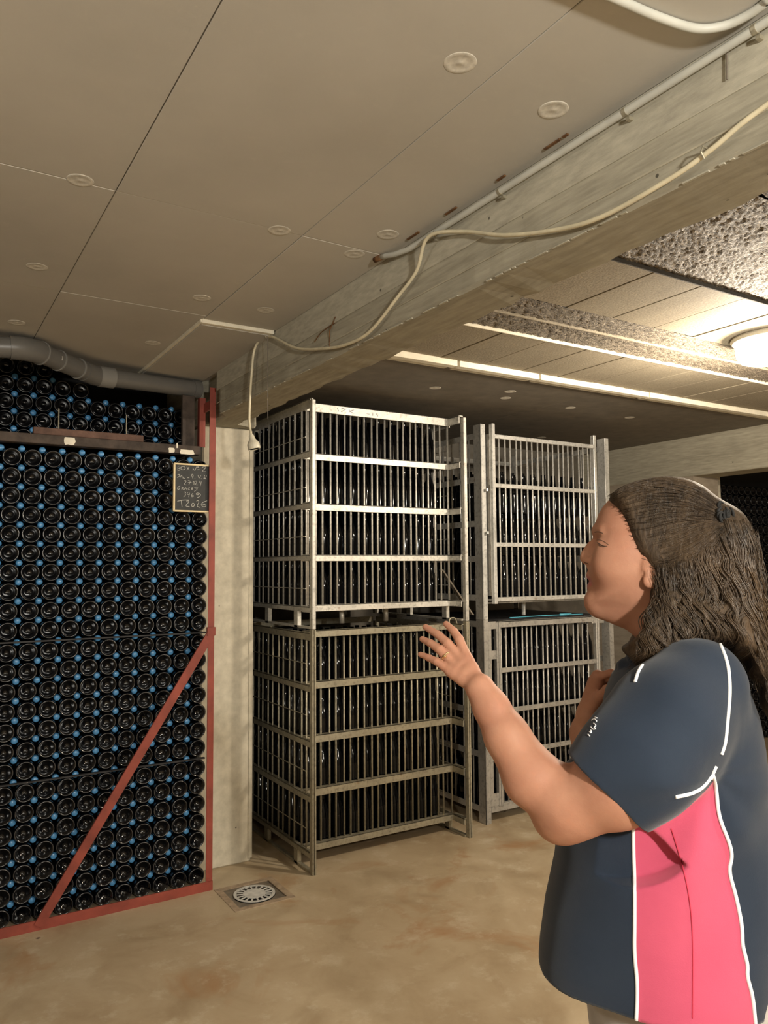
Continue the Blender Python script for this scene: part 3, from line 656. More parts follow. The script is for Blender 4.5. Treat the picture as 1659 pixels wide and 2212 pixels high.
def cage_b(lbl, zb, top, mat, upper):
    X, Y, W, D = 2.957, 3.66, 1.09, .96
    t = thing('bottle_cage', (X, Y, zb), lbl, 'cage'); tx, ty, tz = t.location
    def part(mb, name, m=None, **k): return lp(mb, name, M[m or mat], t, **k)
    z_r = [2.30, 2.03, 1.76, 1.545, 1.31] if upper else [1.151, .872, .627, .380, .060]
    for x in (X, X+W-.01):                                   # C-section corner posts
        part(MB().box(x, x+.008, Y, Y+.070, zb, top, b=.001).box(x, x+.038, Y, Y+.006, zb, top, b=.001), 'corner_post')
        part(MB().box(x, x+.008, Y+D-.05, Y+D, zb, top, b=.001), 'corner_post')
    for z in z_r:
        part(MB().box(X+.001, X+.006, Y+.06, Y+D-.03, z, z+.036, b=.001), 'side_rail')
        part(MB().box(X+W-.006, X+W-.001, Y+.06, Y+D-.03, z, z+.036, b=.001), 'side_rail')
        part(MB().box(X+.02, X+W-.02, Y+D-.012, Y+D-.006, z, z+.03, b=.001), 'back_rail')
    h = z_r[0]-z_r[-1]+.01
    for k in range(9): bar(h, .005, mat, t, .012, .13+.09*k, z_r[-1]+.02-tz)
    for k in range(9): bar(h, .005, mat, t, W-.012, .13+.09*k, z_r[-1]+.02-tz)
    for k in range(9): bar(h, .005, mat, t, .10+.1*k, D-.018, z_r[-1]+.02-tz)
    part(MB().box(X+.01, X+W-.01, Y+.03, Y+D-.02, z_r[-1]+.001, z_r[-1]+.007), 'floor_plate')
    for x in (X+.0, X+W-.045, X+.5):
        if x > X+.4 and x < X+.6: part(MB().tube([(x, Y+.2, zb), (x, Y+.2, z_r[-1])], .014, 10), 'foot')
    if upper:
        part(MB().box(X+.05, X+.075, Y-.002, Y+.02, z_r[-1]+.03, top-.06), 'side_plate')
        for x0 in (3.000, 3.868): part(MB().box(x0, x0+.024, 3.600, 3.632, 1.293, 2.383, b=.003), 'door_stile')
        for z in (2.306, 2.006, 1.648, 1.319): part(MB().box(3.024, 3.868, 3.602, 3.626, z-.0125, z+.0125, b=.002), 'door_rail')
        for x in [3.021+.0000, 3.063, 3.111, 3.152, 3.202, 3.24, 3.29, 3.331, 3.38, 3.421, 3.468, 3.509, 3.559, 3.6, 3.643, 3.687, 3.74, 3.78, 3.825]:
            if x > 3.03: bar(.99, .0055, mat, t, x-tx, 3.616-ty, 1.32-tz)
        part(MB().box(X+.04, X+W-.04, Y+.002, Y+.03, 1.293, 1.30), 'front_rail')
        for z in (1.72, 1.98): part(MB().tube([(2.985, 3.64, z-.008), (2.985, 3.64, z+.008)], .009, 10), 'hinge')
        part(MB().box(3.846, 3.868, 3.594, 3.63, 2.292, 2.318, b=.002), 'latch')
    else:
        part(MB().box(3.085, 3.900, 3.664, 3.672, 1.146, 1.183, b=.001).box(3.085, 3.99, 3.664, 3.70, 1.178, 1.183), 'front_rail')
        part(MB().box(3.870, 3.985, 3.658, 3.664, 1.135, 1.19, b=.002), 'corner_plate')
        for z in (.888, .645, .391): part(MB().box(3.085, 3.905, 3.664, 3.672, z-.014, z+.014, b=.001), 'front_rail')
        part(MB().box(3.0, 4.0, 3.664, 3.690, .060, .104, b=.002), 'front_rail')
        for x0 in (3.055, 3.905): part(MB().box(x0, x0+.015, 3.655, 3.685, .09, 1.18, b=.003).box(x0+.018, x0+.033, 3.655, 3.685, .09, 1.18, b=.003), 'door_stile')
        for x in [3.115, 3.155, 3.203, 3.24, 3.289, 3.325, 3.364, 3.408, 3.459, 3.497, 3.549, 3.589, 3.635, 3.675, 3.729, 3.77, 3.811, 3.86]:
            bar(1.07, .0056, mat, t, x-tx, 3.690-ty, .09-tz)
        for z0, z1 in ((1.14, 1.185), (.96, 1.01), (.36, .39), (.10, .17)): part(MB().box(X+.03, 3.055, Y+.002, Y+.010, z0, z1), 'bracket')
        part(MB().box(X+.036, X+.058, Y-.002, Y+.02, .10, 1.14), 'side_plate')
    return t
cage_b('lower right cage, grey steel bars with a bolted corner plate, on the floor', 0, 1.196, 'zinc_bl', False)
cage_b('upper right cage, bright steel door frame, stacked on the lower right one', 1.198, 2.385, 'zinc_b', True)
fill('lower right cage', 3.02, 3.76, .0680, 4, False, 11, 9)
fill('upper right cage', 3.02, 3.76, 1.3180, 3, False, 11, 9)
tag(MB().box(3.0, 3.99, 3.72, 4.55, 1.1845, 1.190).obj('cover_sheet', M['plas']), 'black sheet covering the lower right cage', 'sheet')
tag(MB().tube(catmull([(3.25, 3.76, 1.1935), (3.45, 3.75, 1.196), (3.6, 3.745, 1.1965), (3.72, 3.74, 1.196), (3.88, 3.75, 1.1935)], 5), .006, 8, flat=.5).tube([(3.66, 3.738, 1.198), (3.76, 3.738, 1.198)], .0075, 8).obj('blue_strap', M['strap'], None, True), 'cyan blue strap lying on the black sheet between right cages', 'strap')
t = thing('metal_loop', (2.62, 3.60, 1.2), 'small bent metal handle on the lower left cage', 'handle')
lp(MB().tube(catmull([(2.66, 3.60, 1.19), (2.665, 3.60, 1.22), (2.70, 3.60, 1.222), (2.715, 3.60, 1.19)], 4), .0035, 8), 'loop', M['zinc_l'], t, smooth=True)
t = thing('diagonal_strut', (2.86, 3.80, 1.22), 'dark leaning steel strut in the gap between the upper cages', 'strut')
lp(MB().add(*(lambda a, b: ([(a[0]+i, a[1]+j, a[2]) for i in (0, .012) for j in (0, .03)]+[(b[0]+i, b[1]+j, b[2]) for i in (0, .012) for j in (0, .03)], [(0, 1, 3, 2), (4, 6, 7, 5), (0, 4, 5, 1), (1, 5, 7, 3), (3, 7, 6, 2), (2, 6, 4, 0)]))((2.925, 3.72, 1.225), (2.80, 3.86, 1.50))), 'strut_bar', M['drainframe'], t)

# ------------------------------------------------------------------ far bottle stack on the right
far_prof = [(0, .028), (.0200, .016), (.0335, .001), (.0362, .0003), (.0375, .001), (R, .012), (R, .10), (0, .10)]
stuff_stack('far_bottle_stack', [5.72+.0848*k for k in range(19)], [.0425+.0848*k for k in range(26)], 4.1, 'far stack of dark bottles behind the person, beside the pale pillar', far_prof, 14, [M['glass'], M['ring_glint']], [0, 0, 1, 1, 0, 0, 0])
mb = MB()
for k in range(19):
    for j in range(25): mb.lathe([(0, 0), (.012, 0), (.014, .01), (.014, .1)], (5.72+.0848*(k-.5), 4.108, .085+.0848*j), 'y', 8)
tag(mb.obj('far_bottle_necks', M['glass'], None, True), 'dark capped necks between the bases of the far bottle stack', 'bottles', None, 'stuff')
struct('trim_7', MB().box(5.64, X1, 4.22, 4.26, 0, 2.60), M['black'])
#PERSON
# ------------------------------------------------------------------ the person: implicit surfaces, meshed
PC = ROT@np.array([1400-CX, 1212-CY, F_PX]); PC[2] = 0; PC /= np.linalg.norm(PC)
PO = EYE+PC*1.5; PO[2] = 0                           # stands 1.5 m from the camera
PT = PC.copy(); PS = np.array([-PC[1], PC[0], 0])   # s: where she faces, t: away, to her right
def L(px, py, t=0.):                               # calibrated ray cut with the upright plane t of her own frame
    d = ROT@np.array([px-CX, py-CY, F_PX]); k = ((PO-EYE)@PT+t)/(d@PT); p = EYE+d*k-PO
    return np.array([p@PS, t, p[2]])
def W3(v): v = np.asarray(v); return PO+v[..., 0:1]*PS+v[..., 1:2]*PT+v[..., 2:3]*np.array([0, 0, 1.])
class Field:
    def __init__(s, lo, hi, h):
        s.lo = np.array(lo, float); s.h = h; s.n = np.ceil((np.array(hi)-s.lo)/h).astype(int)+1
        s.F = np.full(s.n, .5, np.float32)
    def sub(s, lo, hi):
        a = np.maximum(np.floor((np.array(lo)-s.lo)/s.h).astype(int), 0); b = np.minimum(np.ceil((np.array(hi)-s.lo)/s.h).astype(int)+1, s.n)
        ax = [(s.lo[i]+s.h*np.arange(a[i], b[i])).astype(np.float32) for i in range(3)]
        return tuple(slice(a[i], b[i]) for i in range(3)), ax[0][:, None, None], ax[1][None, :, None], ax[2][None, None, :]
    def put(s, fn, lo, hi, k=.01, cut=False, mask=None):
        m = k+3*s.h; sl, X, Y, Z = s.sub(np.array(lo)-m, np.array(hi)+m)
        if min(len(X.ravel()), len(Y.ravel()), len(Z.ravel())) < 1: return
        d = fn(X, Y, Z); A = s.F[sl]
        if cut:
            d = -d; h = np.maximum(k-np.abs(A-d), 0)/k; s.F[sl] = np.maximum(A, d)+h*h*k*.25
        else:
            h = np.maximum(k-np.abs(A-d), 0)/k; s.F[sl] = np.minimum(A, d)-h*h*k*.25
    def cap(s, a, b, ra, rb=None, k=.01, cut=False, sq=(1, 1, 1)):
        rb = ra if rb is None else rb; a = np.array(a, float); b = np.array(b, float); ab = b-a; L2 = ab@ab+1e-12; q = sq
        def fn(X, Y, Z):
            u = np.clip(((X-a[0])*ab[0]+(Y-a[1])*ab[1]+(Z-a[2])*ab[2])/L2, 0, 1)
            return np.sqrt(((X-a[0]-u*ab[0])/q[0])**2+((Y-a[1]-u*ab[1])/q[1])**2+((Z-a[2]-u*ab[2])/q[2])**2)-(ra+(rb-ra)*u)
        r = max(ra, rb)*max(q); s.put(fn, np.minimum(a, b)-r, np.maximum(a, b)+r, k, cut)
    def chain(s, pts, rs, k=.01, **kw):
        for i in range(len(pts)-1): s.cap(pts[i], pts[i+1], rs[i], rs[i+1], k, **kw)
    def ell(s, c, r, k=.01, cut=False):
        c = np.array(c, float); r = np.array(r, float)
        def fn(X, Y, Z):
            x, y, z = X-c[0], Y-c[1], Z-c[2]
            k0 = np.sqrt((x/r[0])**2+(y/r[1])**2+(z/r[2])**2); k1 = np.sqrt((x/r[0]**2)**2+(y/r[1]**2)**2+(z/r[2]**2)**2)+1e-9
            return k0*(k0-1)/k1
        s.put(fn, c-r, c+r, k, cut)
    def inflate(s, poly, w0, Rr, k=.01, tlim=None, wz=None):
        poly = np.array(poly); lo = poly.min(0); hi = poly.max(0); wm = w0
        def fn(X, Y, Z):
            x = X[:, 0, 0][:, None]; z = Z[0, 0][None, :]
            D = np.full((x.shape[0], z.shape[1]), 1e9); sg = np.ones_like(D)
            n = len(poly)
            for i in range(n):
                p, q = poly[i], poly[(i+1) % n]; e = q-p; wx, wz_ = x-p[0], z-p[1]
                u = np.clip((wx*e[0]+wz_*e[1])/(e@e+1e-12), 0, 1)
                D = np.minimum(D, (wx-e[0]*u)**2+(wz_-e[1]*u)**2)
                c1 = z >= p[1]; c2 = z < q[1]; c3 = e[0]*wz_ > e[1]*wx
                flip = (c1 & c2 & c3) | (~c1 & ~c2 & ~c3); sg = np.where(flip, -sg, sg)
            S = (np.sqrt(D)*-sg)                                  # inside distance positive
            ww = np.interp(z, wz[0], wz[1]) if wz is not None else np.full_like(z, w0)
            S3 = S[:, None, :]; ww3 = ww[:, None, :]
            gq = (Y/ww3)**2+(1-np.minimum(S3/Rr, 1))**2-1
            g = np.where(gq > 0, (np.sqrt(gq+1)-1)*Rr, gq*.5*Rr)
            return g.astype(np.float32)
        s.put(fn, (lo[0], -wm, lo[1]), (hi[0], wm, hi[1]), k)
    def loft(s, zs, f, b, w, k=.02, p=2.3, tc=None, z0=None, z1=None, cut=False):
        o = np.argsort(zs); zs, f, b, w = [np.array(q, float)[o] for q in (zs, f, b, w)]
        z0 = zs[0] if z0 is None else z0; z1 = zs[-1] if z1 is None else z1
        tcv = np.zeros_like(zs) if tc is None else np.array(tc, float)[o]
        def fn(X, Y, Z):
            a_ = np.interp(Z, zs, (f-b)/2); c_ = np.interp(Z, zs, (f+b)/2); w_ = np.interp(Z, zs, w); t_ = np.interp(Z, zs, tcv)
            rho = (np.abs((X-c_)/a_)**p+np.abs((Y-t_)/w_)**p)**(1/p)
            d = (rho-1)*np.minimum(a_, w_)
            return np.maximum(d, np.maximum(z0-Z, Z-z1)).astype(np.float32)
        s.put(fn, (b.min(), (tcv-w).min(), z0), (f.max(), (tcv+w).max(), z1), k, cut)
    def mesh(s):
        F = s.F; S = F < 0; n = np.array(F.shape)
        cnt = np.zeros(n-1, np.uint8)
        for i in (0, 1):
            for j in (0, 1):
                for k in (0, 1): cnt += S[i:n[0]-1+i, j:n[1]-1+j, k:n[2]-1+k]
        act = (cnt > 0) & (cnt < 8); I = np.array(np.nonzero(act)).T; idx = np.full(n-1, -1, np.int32); idx[act] = np.arange(len(I))
        pos = np.zeros((len(I), 3)); num = np.zeros(len(I))
        co = [(0, 0, 0), (1, 0, 0), (0, 1, 0), (1, 1, 0), (0, 0, 1), (1, 0, 1), (0, 1, 1), (1, 1, 1)]
        V = [F[I[:, 0]+a, I[:, 1]+b, I[:, 2]+c] for a, b, c in co]
        for a in range(8):
            for b in range(a+1, 8):
                if sum(abs(np.array(co[a])-np.array(co[b]))) != 1: continue
                m = (V[a] < 0) != (V[b] < 0); u = np.where(m, V[a]/(V[a]-V[b]+1e-20), 0)
                pos += m[:, None]*(np.array(co[a])+u[:, None]*(np.array(co[b])-np.array(co[a]))); num += m
        pos = (I+pos/num[:, None])*s.h+s.lo
        quads = []
        for ax in range(3):
            o1, o2 = [(1, 2), (2, 0), (0, 1)][ax]
            sl0 = [slice(1, -1)]*3; sl1 = [slice(1, -1)]*3; sl0[ax] = slice(0, -1); sl1[ax] = slice(1, None)
            A, B = S[tuple(sl0)], S[tuple(sl1)]; E = np.array(np.nonzero(A != B)).T; off = np.ones(3, int); off[ax] = 0; E = E+off
            inside = S[E[:, 0], E[:, 1], E[:, 2]]
            def cell(d1, d2):
                c = E.copy(); c[:, o1] -= d1; c[:, o2] -= d2; return idx[c[:, 0], c[:, 1], c[:, 2]]
            q = np.stack([cell(1, 1), cell(0, 1), cell(0, 0), cell(1, 0)], 1)
            q[~inside] = q[~inside][:, ::-1]; quads.append(q)
        Q = np.concatenate(quads); Q = Q[(Q >= 0).all(1)]
        return pos, Q[:, ::-1]                        # the s,t,z frame is left-handed: flip
def np_mesh(name, V, Q, mats, base, mi=None):
    me = bpy.data.meshes.new(name); V = V-np.array(base)
    me.vertices.add(len(V)); me.vertices.foreach_set('co', V.astype(np.float32).ravel())
    me.loops.add(Q.size); me.loops.foreach_set('vertex_index', Q.astype(np.int32).ravel())
    me.polygons.add(len(Q)); me.polygons.foreach_set('loop_start', np.arange(0, Q.size, 4, dtype=np.int32))
    try: me.polygons.foreach_set('loop_total', np.full(len(Q), 4, np.int32))
    except Exception: pass
    for m in mats: me.materials.append(m)
    if mi is not None: me.polygons.foreach_set('material_index', mi.astype(np.int32))
    me.polygons.foreach_set('use_smooth', np.ones(len(Q), bool)); me.update(calc_edges=True); me.validate(); return me
def submesh(V, Q, m):
    q = Q[m]; u, inv = np.unique(q, return_inverse=True); return V[u], inv.reshape(q.shape)
def pts2(lst, t=0.): return [L(a, b, t)[[0, 2]] for a, b in lst]
def chaikin(poly, it=2):
    P_ = np.array(poly)
    for _ in range(it):
        N = np.roll(P_, -1, 0); P_ = np.stack([P_*.75+N*.25, P_*.25+N*.75], 1).reshape(-1, 2)
    return P_
# materials
def skin_mat():
    m = Mat('skin', .60, 0, .3); n = m.noise(14, 4); n2 = m.noise(70, 3)
    c = m.ramp(n, [(.3, (.36, .165, .105)), (.7, (.44, .225, .145))]); c = m.mix(m.ramp(n2, [(.55, 0.), (.75, .35)]), c, (.46, .20, .12))
    m.color(c); m.b.inputs['Subsurface Weight'].default_value = .12; m.b.inputs['Subsurface Radius'].default_value = (.01, .004, .002)
    m.b.inputs['Subsurface Scale'].default_value = 1.0; m.bump(m.noise(260, 2), .0006, .35); return m.m
M['skin'] = skin_mat()
M['lip'] = simple('lip_skin', (.38, .12, .10), .45, 0, .1, 60)
def cloth(name, a, b):
    m = Mat(name, .85, 0, .2); n = m.noise(5, 4); m.color(m.ramp(n, [(.3, a), (.7, b)])); m.b.inputs['Sheen Weight'].default_value = .15
    m.bump(m.noise(4.5, 3, None, .5, .8), .012, .35); m.bump(m.noise(500, 2), .0006, .3); return m.m
M['navy'] = cloth('navy_jersey', (.014, .022, .038), (.018, .028, .047))
M['pink'] = cloth('pink_jersey', (.50, .075, .14), (.56, .09, .16))
M['piping'] = cloth('white_piping', (.78, .80, .82), (.84, .86, .88))
M['trouser'] = cloth('grey_fleck_fabric', (.30, .27, .25), (.55, .52, .49))
M['shoe'] = simple('dark_shoe', (.03, .03, .035), .5)
def hair_mat(ro, sp):
    m = Mat('brown_hair', ro, 0, sp); v = m.vec((1, 1, .35)); n = m.noise(90, 4, v, .6, 1.); n2 = m.noise(7, 3)
    c = m.ramp(n, [(.3, (.022, .015, .010)), (.7, (.085, .058, .036))]); c = m.mix(m.ramp(n2, [(.45, 0.), (.7, .6)]), c, (.13, .082, .045))
    m.color(c); m.bump(n, .004, .8); return m.m
M['hair'] = hair_mat(.40, .40)
M['hair_base'] = hair_mat(.62, .18)
M['eye'] = simple('eye_white', (.62, .56, .50), .15); M['iris'] = simple('iris_brown', (.05, .03, .02), .1); M['ring'] = Mat('gold_ring', .2, 1).color((.85, .68, .38)).m
M['lash'] = simple('brow_hair_and_shade', (.06, .035, .022), .7)  # brow and lash hair, also the painted shade of lid crease and nostril

person = thing('person', PO, 'woman in navy and pink polo shirt standing in profile, raising her left hand', 'person')
def pp(name, me, parent=person): o = link(name, me, parent); return o
def Lt(a, b, t): return L(a, b, t)

# --- body: head, neck, both arms and hands in one surface
H = .0027
B = Field((-.30, -.40, .78), (.46, .36, 1.76), H)
face = [(1340, 1060), (1322, 1074), (1304, 1092), (1293, 1110), (1286.5, 1129), (1283.5, 1143), (1284, 1150), (1289, 1158), (1290, 1168), (1288, 1180), (1284, 1195), (1279, 1210), (1275, 1222), (1272.5, 1236), (1273, 1250), (1276, 1262), (1276, 1276), (1271, 1288), (1270.5, 1298), (1274, 1309), (1284, 1316), (1300, 1322), (1325, 1332), (1352, 1345), (1385, 1345), (1420, 1320), (1440, 1290), (1490, 1270), (1535, 1215), (1552, 1160), (1545, 1110), (1505, 1072), (1450, 1050), (1390, 1046)]
fz = sorted([(L(1300, y)[2], w_) for y, w_ in ((1040, .066), (1090, .072), (1150, .075), (1200, .0745), (1240, .071), (1280, .064), (1310, .056), (1345, .052))])
B.inflate(chaikin(pts2(face), 1), .077, .066, .012, wz=([a for a, _ in fz], [b for _, b in fz]))
B.chain([L(1291, 1160), L(1277, 1181), L(1267, 1198), L(1262.5, 1207)], [.0058, .0066, .0075, .0080], .010)
B.cap(L(1278, 1196), L(1280, 1222), .0115, .009, .012)
for t in (-.0105, .0105): B.ell(L(1272, 1211.5, t), (.0105, .0070, .0072), .006)
for t in (-.0085, .0085): B.ell(L(1267, 1217, t), (.0045, .0032, .0030), .003, cut=True)
for t in (-1, 1):
    B.cap(L(1289, 1146, .006*t), L(1303, 1147, .044*t), .0070, .0055, .012)                 # brow ridge
    B.ell(L(1292, 1171, .040*t), (.0170, .0200, .0100), .010, cut=True)                     # eye socket
    B.ell(L(1311, 1174, .036*t), (.0150, .0165, .0135), .005)                               # lids
    B.ell(L(1332, 1212, .047*t), (.034, .022, .034), .035)                                  # cheek
    B.chain([L(1275, 1243, .000*t), L(1279, 1246, .010*t), L(1290, 1254, .022*t)], [.0066, .0062, .0028], .005)   # upper lip
    B.chain([L(1278, 1266, .000*t), L(1281, 1265, .010*t), L(1291, 1259, .020*t)], [.0072, .0068, .0030], .005)   # lower lip
    B.chain([L(1269, 1256, 0), L(1274, 1256, .010*t), L(1287, 1257, .023*t)], [.0008, .0009, .0008], .0012, cut=True)
B.ell(L(1284, 1297), (.0150, .024, .0150), .016)                                             # chin
B.cap(L(1300, 1312), L(1378, 1332), .018, .026, .03)                                         # under the chin
for t in (-1, 1):                                                                            # ears
    B.ell(L(1408, 1234, .077*t), (.016, .0055, .030), .008); B.ell(L(1401, 1258, .078*t), (.0085, .005, .009), .006)
    B.ell(L(1405, 1238, .084*t), (.0085, .0050, .013), .004, cut=True); B.ell(L(1393, 1240, .080*t), (.0050, .0060, .0065), .003, cut=True); B.ell(L(1397, 1240, .0775*t), (.004, .004, .007), .004)
B.chain([L(1428, 1290), L(1450, 1360), L(1468, 1440)], [.054, .053, .066], .03)              # neck
B.loft([L(1400, y)[2] for y in (1430, 1480, 1560, 1700, 1850, 2000, 2180)], [L(1370, 1500)[0], .02, .04, .07, .09, .095, .09], [L(1540, 1500)[0], -.13, -.145, -.155, -.155, -.155, -.155], [.06, .10, .14, .15, .16, .165, .17], .02)
# near (left) arm
sh, el, wr = L(1490, 1500, -.140), L(1228, 1738, -.245), L(1037, 1487, -.215)
mid = L(1330, 1700, -.255)
B.chain([sh, L(1400, 1620, -.235), mid, el], [.056, .060, .0575, .0500], .02)
B.cap(el, L(1206, 1764, -.238), .046, .038, .03)
B.chain([el, L(1150, 1680, -.242), L(1095, 1590, -.232), L(1062, 1530, -.222), wr], [.050, .0450, .0355, .0285, .0245], .012)
B.chain([L(1232, 1645, -.250), L(1226, 1660, -.276), L(1219, 1676, -.292), L(1212, 1698, -.302)], [.0060, .0050, .0040, .0015], .006, cut=True)
def hand(pr, knuck, joints, rads, thumb, trad, kp=.006, hw=(.0150, .0098)):
    for q in knuck: B.cap(pr, q, hw[0], hw[1], kp)
    for a, b in zip(knuck[:-1], knuck[1:]): B.cap(.16*pr+.84*a, .16*pr+.84*b, .0085, .0085, kp); B.cap(.45*pr+.55*a, .45*pr+.55*b, .0115, .0115, kp)
    for jl, rl in zip(joints, rads): B.chain([np.array(j) for j in jl], rl, .0020)
    B.chain(thumb, trad, .006)
kn = [L(1005, 1414, -.182), L(993, 1424, -.188), L(981, 1436, -.195), L(972, 1450, -.202)]
J = [[L(1004, 1410, -.181), L(992, 1381, -.172), L(980.5, 1364, -.162), L(963.5, 1347.5, -.150)],
     [L(991, 1421, -.187), L(967.5, 1390, -.178), L(947, 1371.5, -.164), L(919, 1354.5, -.146)],
     [L(978, 1432, -.194), L(950.5, 1404, -.186), L(930, 1389.5, -.173), L(912, 1380.5, -.160)],
     [L(970, 1448, -.201), L(944, 1429.5, -.195), L(925.5, 1420.5, -.185), L(908, 1413.5, -.175)]]
RD = [[.0086, .0080, .0071, .0056], [.0086, .0082, .0073, .0057], [.0084, .0080, .0070, .0056], [.0080, .0070, .0061, .0050]]
hand(wr, kn, J, RD, [L(1022, 1464, -.195), L(1013, 1432, -.160), L(1004, 1412, -.138), L(995, 1400, -.124)], [.0125, .0105, .0090, .0072])
# far (right) arm, hand laid against the collar
sh2, el2, wr2 = L(1460, 1500, .14), L(1325, 1725, .24), L(1276, 1545, .205)
B.chain([sh2, L(1390, 1610, .225), el2], [.054, .056, .050], .02)
B.chain([el2, L(1285, 1640, .235), L(1270, 1585, .222), wr2], [.050, .043, .034, .027], .02)
kn2 = [L(1292, 1462, .165), L(1287, 1472, .183), L(1288, 1485, .200), L(1292, 1498, .213)]
J2 = [[k_, k_+np.array([-.028, -.020, .012]), k_+np.array([-.045, -.038, .008]), k_+np.array([-.056, -.050, -.002])] for k_ in kn2]
hand(wr2, kn2, J2, RD, [L(1280, 1530, .185), L(1296, 1505, .150), L(1312, 1490, .130), L(1325, 1482, .12)], [.0140, .0110, .0095, .0075], .014, (.022, .0145))
V, Q = B.mesh(); del B
bwv = W3(V)
fc = V[Q].mean(1)
lipm = (fc[:, 0] > L(1292, 1255)[0]) & (np.abs(fc[:, 1]) < .025) & (fc[:, 2] < L(1290, 1239)[2]-.35*np.abs(fc[:, 1])) & (fc[:, 2] > L(1290, 1274)[2]+.40*np.abs(fc[:, 1]))
body = pp('body', np_mesh('body', bwv, Q, [M['skin'], M['lip']], PO, lipm.astype(int)))
PB = list(PO)
def ppart(name, mb, m, parent=person, smooth=True):
    me = mb.mesh(name, M[m] if isinstance(m, str) else m, smooth); me.transform(Matrix.Translation(-Vector(PO))); return link(name, me, parent)
bb = BVHTree.FromPolygons([tuple(p) for p in bwv], [tuple(int(i) for i in q) for q in Q])
def on_body(px, py, lift=.0004):                       # near-side skin point under a pixel, in her own frame
    d = ROT@np.array([px-CX, py-CY, F_PX]); d /= np.linalg.norm(d); h = bb.ray_cast(Vector(EYE), Vector(d))
    if h[0] is None: return None
    q = np.array(h[0])-PO; nn = np.array(h[1]); q = q+nn*lift; return np.array([q@PS, q@PT, q[2]])
def face_line(name, path, r, m='lash', it=2, lift=.0003):
    for sd in (1, -1):
        pts = [on_body(a, b, lift) for a, b in smooth_path(path, it)]; pts = [q for q in pts if q is not None and q[1] > -.09 and q[1] < -.004]
        if len(pts) < 3: continue
        n = len(pts); ppart(name, MB().tube([W3(np.array([q[0], q[1]*sd, q[2]])) for q in pts], [r*(.35+.65*math.sin(math.pi*(k+.5)/n)) for k in range(n)], 6, flat=.6), m)
face_line('eyelash', [(1290, 1172), (1296, 1176), (1304, 1180), (1312, 1180)], .0014)
face_line('eyelash', [(1291, 1176), (1297, 1181), (1305, 1182)], .0006)
face_line('lid_crease_shade', [(1289, 1167), (1297, 1166), (1307, 1171), (1315, 1177)], .0006)  # dark line painting the shade in the lid fold
face_line('eyebrow', [(1284.5, 1150), (1290, 1148.5), (1296, 1149), (1303, 1152)], .0012)
face_line('nostril_shade', [(1262, 1214.5), (1266, 1216.5), (1270, 1216)], .0011)  # dark line painting the shade inside the nose opening
rp = J[2][0]*.48+J[2][1]*.52; d = J[2][1]-J[2][0]; d /= np.linalg.norm(d); a_ = np.cross(d, [0, 0, 1.]); a_ /= np.linalg.norm(a_); b_ = np.cross(d, a_)
mb = MB().tube([W3(rp+.0084*(math.cos(q)*a_+math.sin(q)*b_)) for q in np.linspace(0, 2*math.pi, 25)], .0013, 8, cap=False)
st = rp+np.array([.0, -.0088, .001]); mb.tube([W3(st-d*.003), W3(st), W3(st+d*.003)], [.0014, .0034, .0014], 8)
ppart('ring', mb, 'ring')

# --- shirt
G = Field((-.34, -.40, .80), (.32, .30, 1.47), .0032)
sec = [(1402, 1440, 1560, .075), (1425, 1365, 1580, .125), (1455, 1322, 1602, .165), (1490, 1308, 1622, .188), (1535, 1299, 1638, .202), (1600, 1268, 1650, .208), (1680, 1226, 1660, .212), (1760, 1210, 1668, .216), (1850, 1201, 1674, .222), (1950, 1181, 1684, .228), (2022, 1173, 1692, .234), (2120, 1170, 1700, .238), (2212, 1170, 1705, .24)]
zs = [L(1400, a)[2] for a, _, _, _ in sec]; fr = [L(b, a)[0] for a, b, _, _ in sec]; bk_ = [L(c, a)[0] for a, _, c, _ in sec]; wd = [d_ for *_, d_ in sec]
HEM = L(1173, 2022)[2]
G.loft(zs, fr, bk_, wd, .02, 2.25, z0=HEM)
hem_c = (L(1236, 1640, -.25)+L(1393, 1778, -.25))/2
G.chain([L(1505, 1485, -.130), L(1440, 1560, -.195), L(1380, 1640, -.235), hem_c+np.array([.02, 0, -.02])], [.080, .086, .083, .0760], .03)
G.cap(L(1480, 1640, -.20), L(1420, 1690, -.235), .040, .036, .03)
ad = hem_c-L(1440, 1580, -.205); ad /= np.linalg.norm(ad)
def slab(o, nrm, r):                                  # removes all beyond the plane near the sleeve end
    def fn(X, Y, Z):
        d = (X-o[0])*nrm[0]+(Y-o[1])*nrm[1]+(Z-o[2])*nrm[2]
        return np.maximum(-d, np.sqrt((X-o[0])**2+(Y-o[1])**2+(Z-o[2])**2)-r).astype(np.float32)
    return fn
cutn = np.array([.66, 0, -.75]); cutn = ad*.4+cutn*.6; cutn /= np.linalg.norm(cutn)
def sleeve_cut(X, Y, Z):
    d = (X-hem_c[0])*cutn[0]+(Y-hem_c[1])*cutn[1]+(Z-hem_c[2])*cutn[2]
    torso = np.interp(Z, np.sort(zs), np.array(wd)[np.argsort(zs)])
    return np.maximum(np.maximum(-d, np.sqrt((X-hem_c[0])**2+(Y-hem_c[1])**2+(Z-hem_c[2])**2)-.16), Y+.19).astype(np.float32)
G.put(sleeve_cut, hem_c-.16, hem_c+.16, .002, cut=True)
G.cap(hem_c-ad*.02, hem_c+ad*.10, .0655, .070, .004, cut=True)
# far sleeve
G.chain([L(1470, 1485, .13), L(1400, 1590, .20), L(1360, 1660, .235)], [.078, .080, .072], .03)
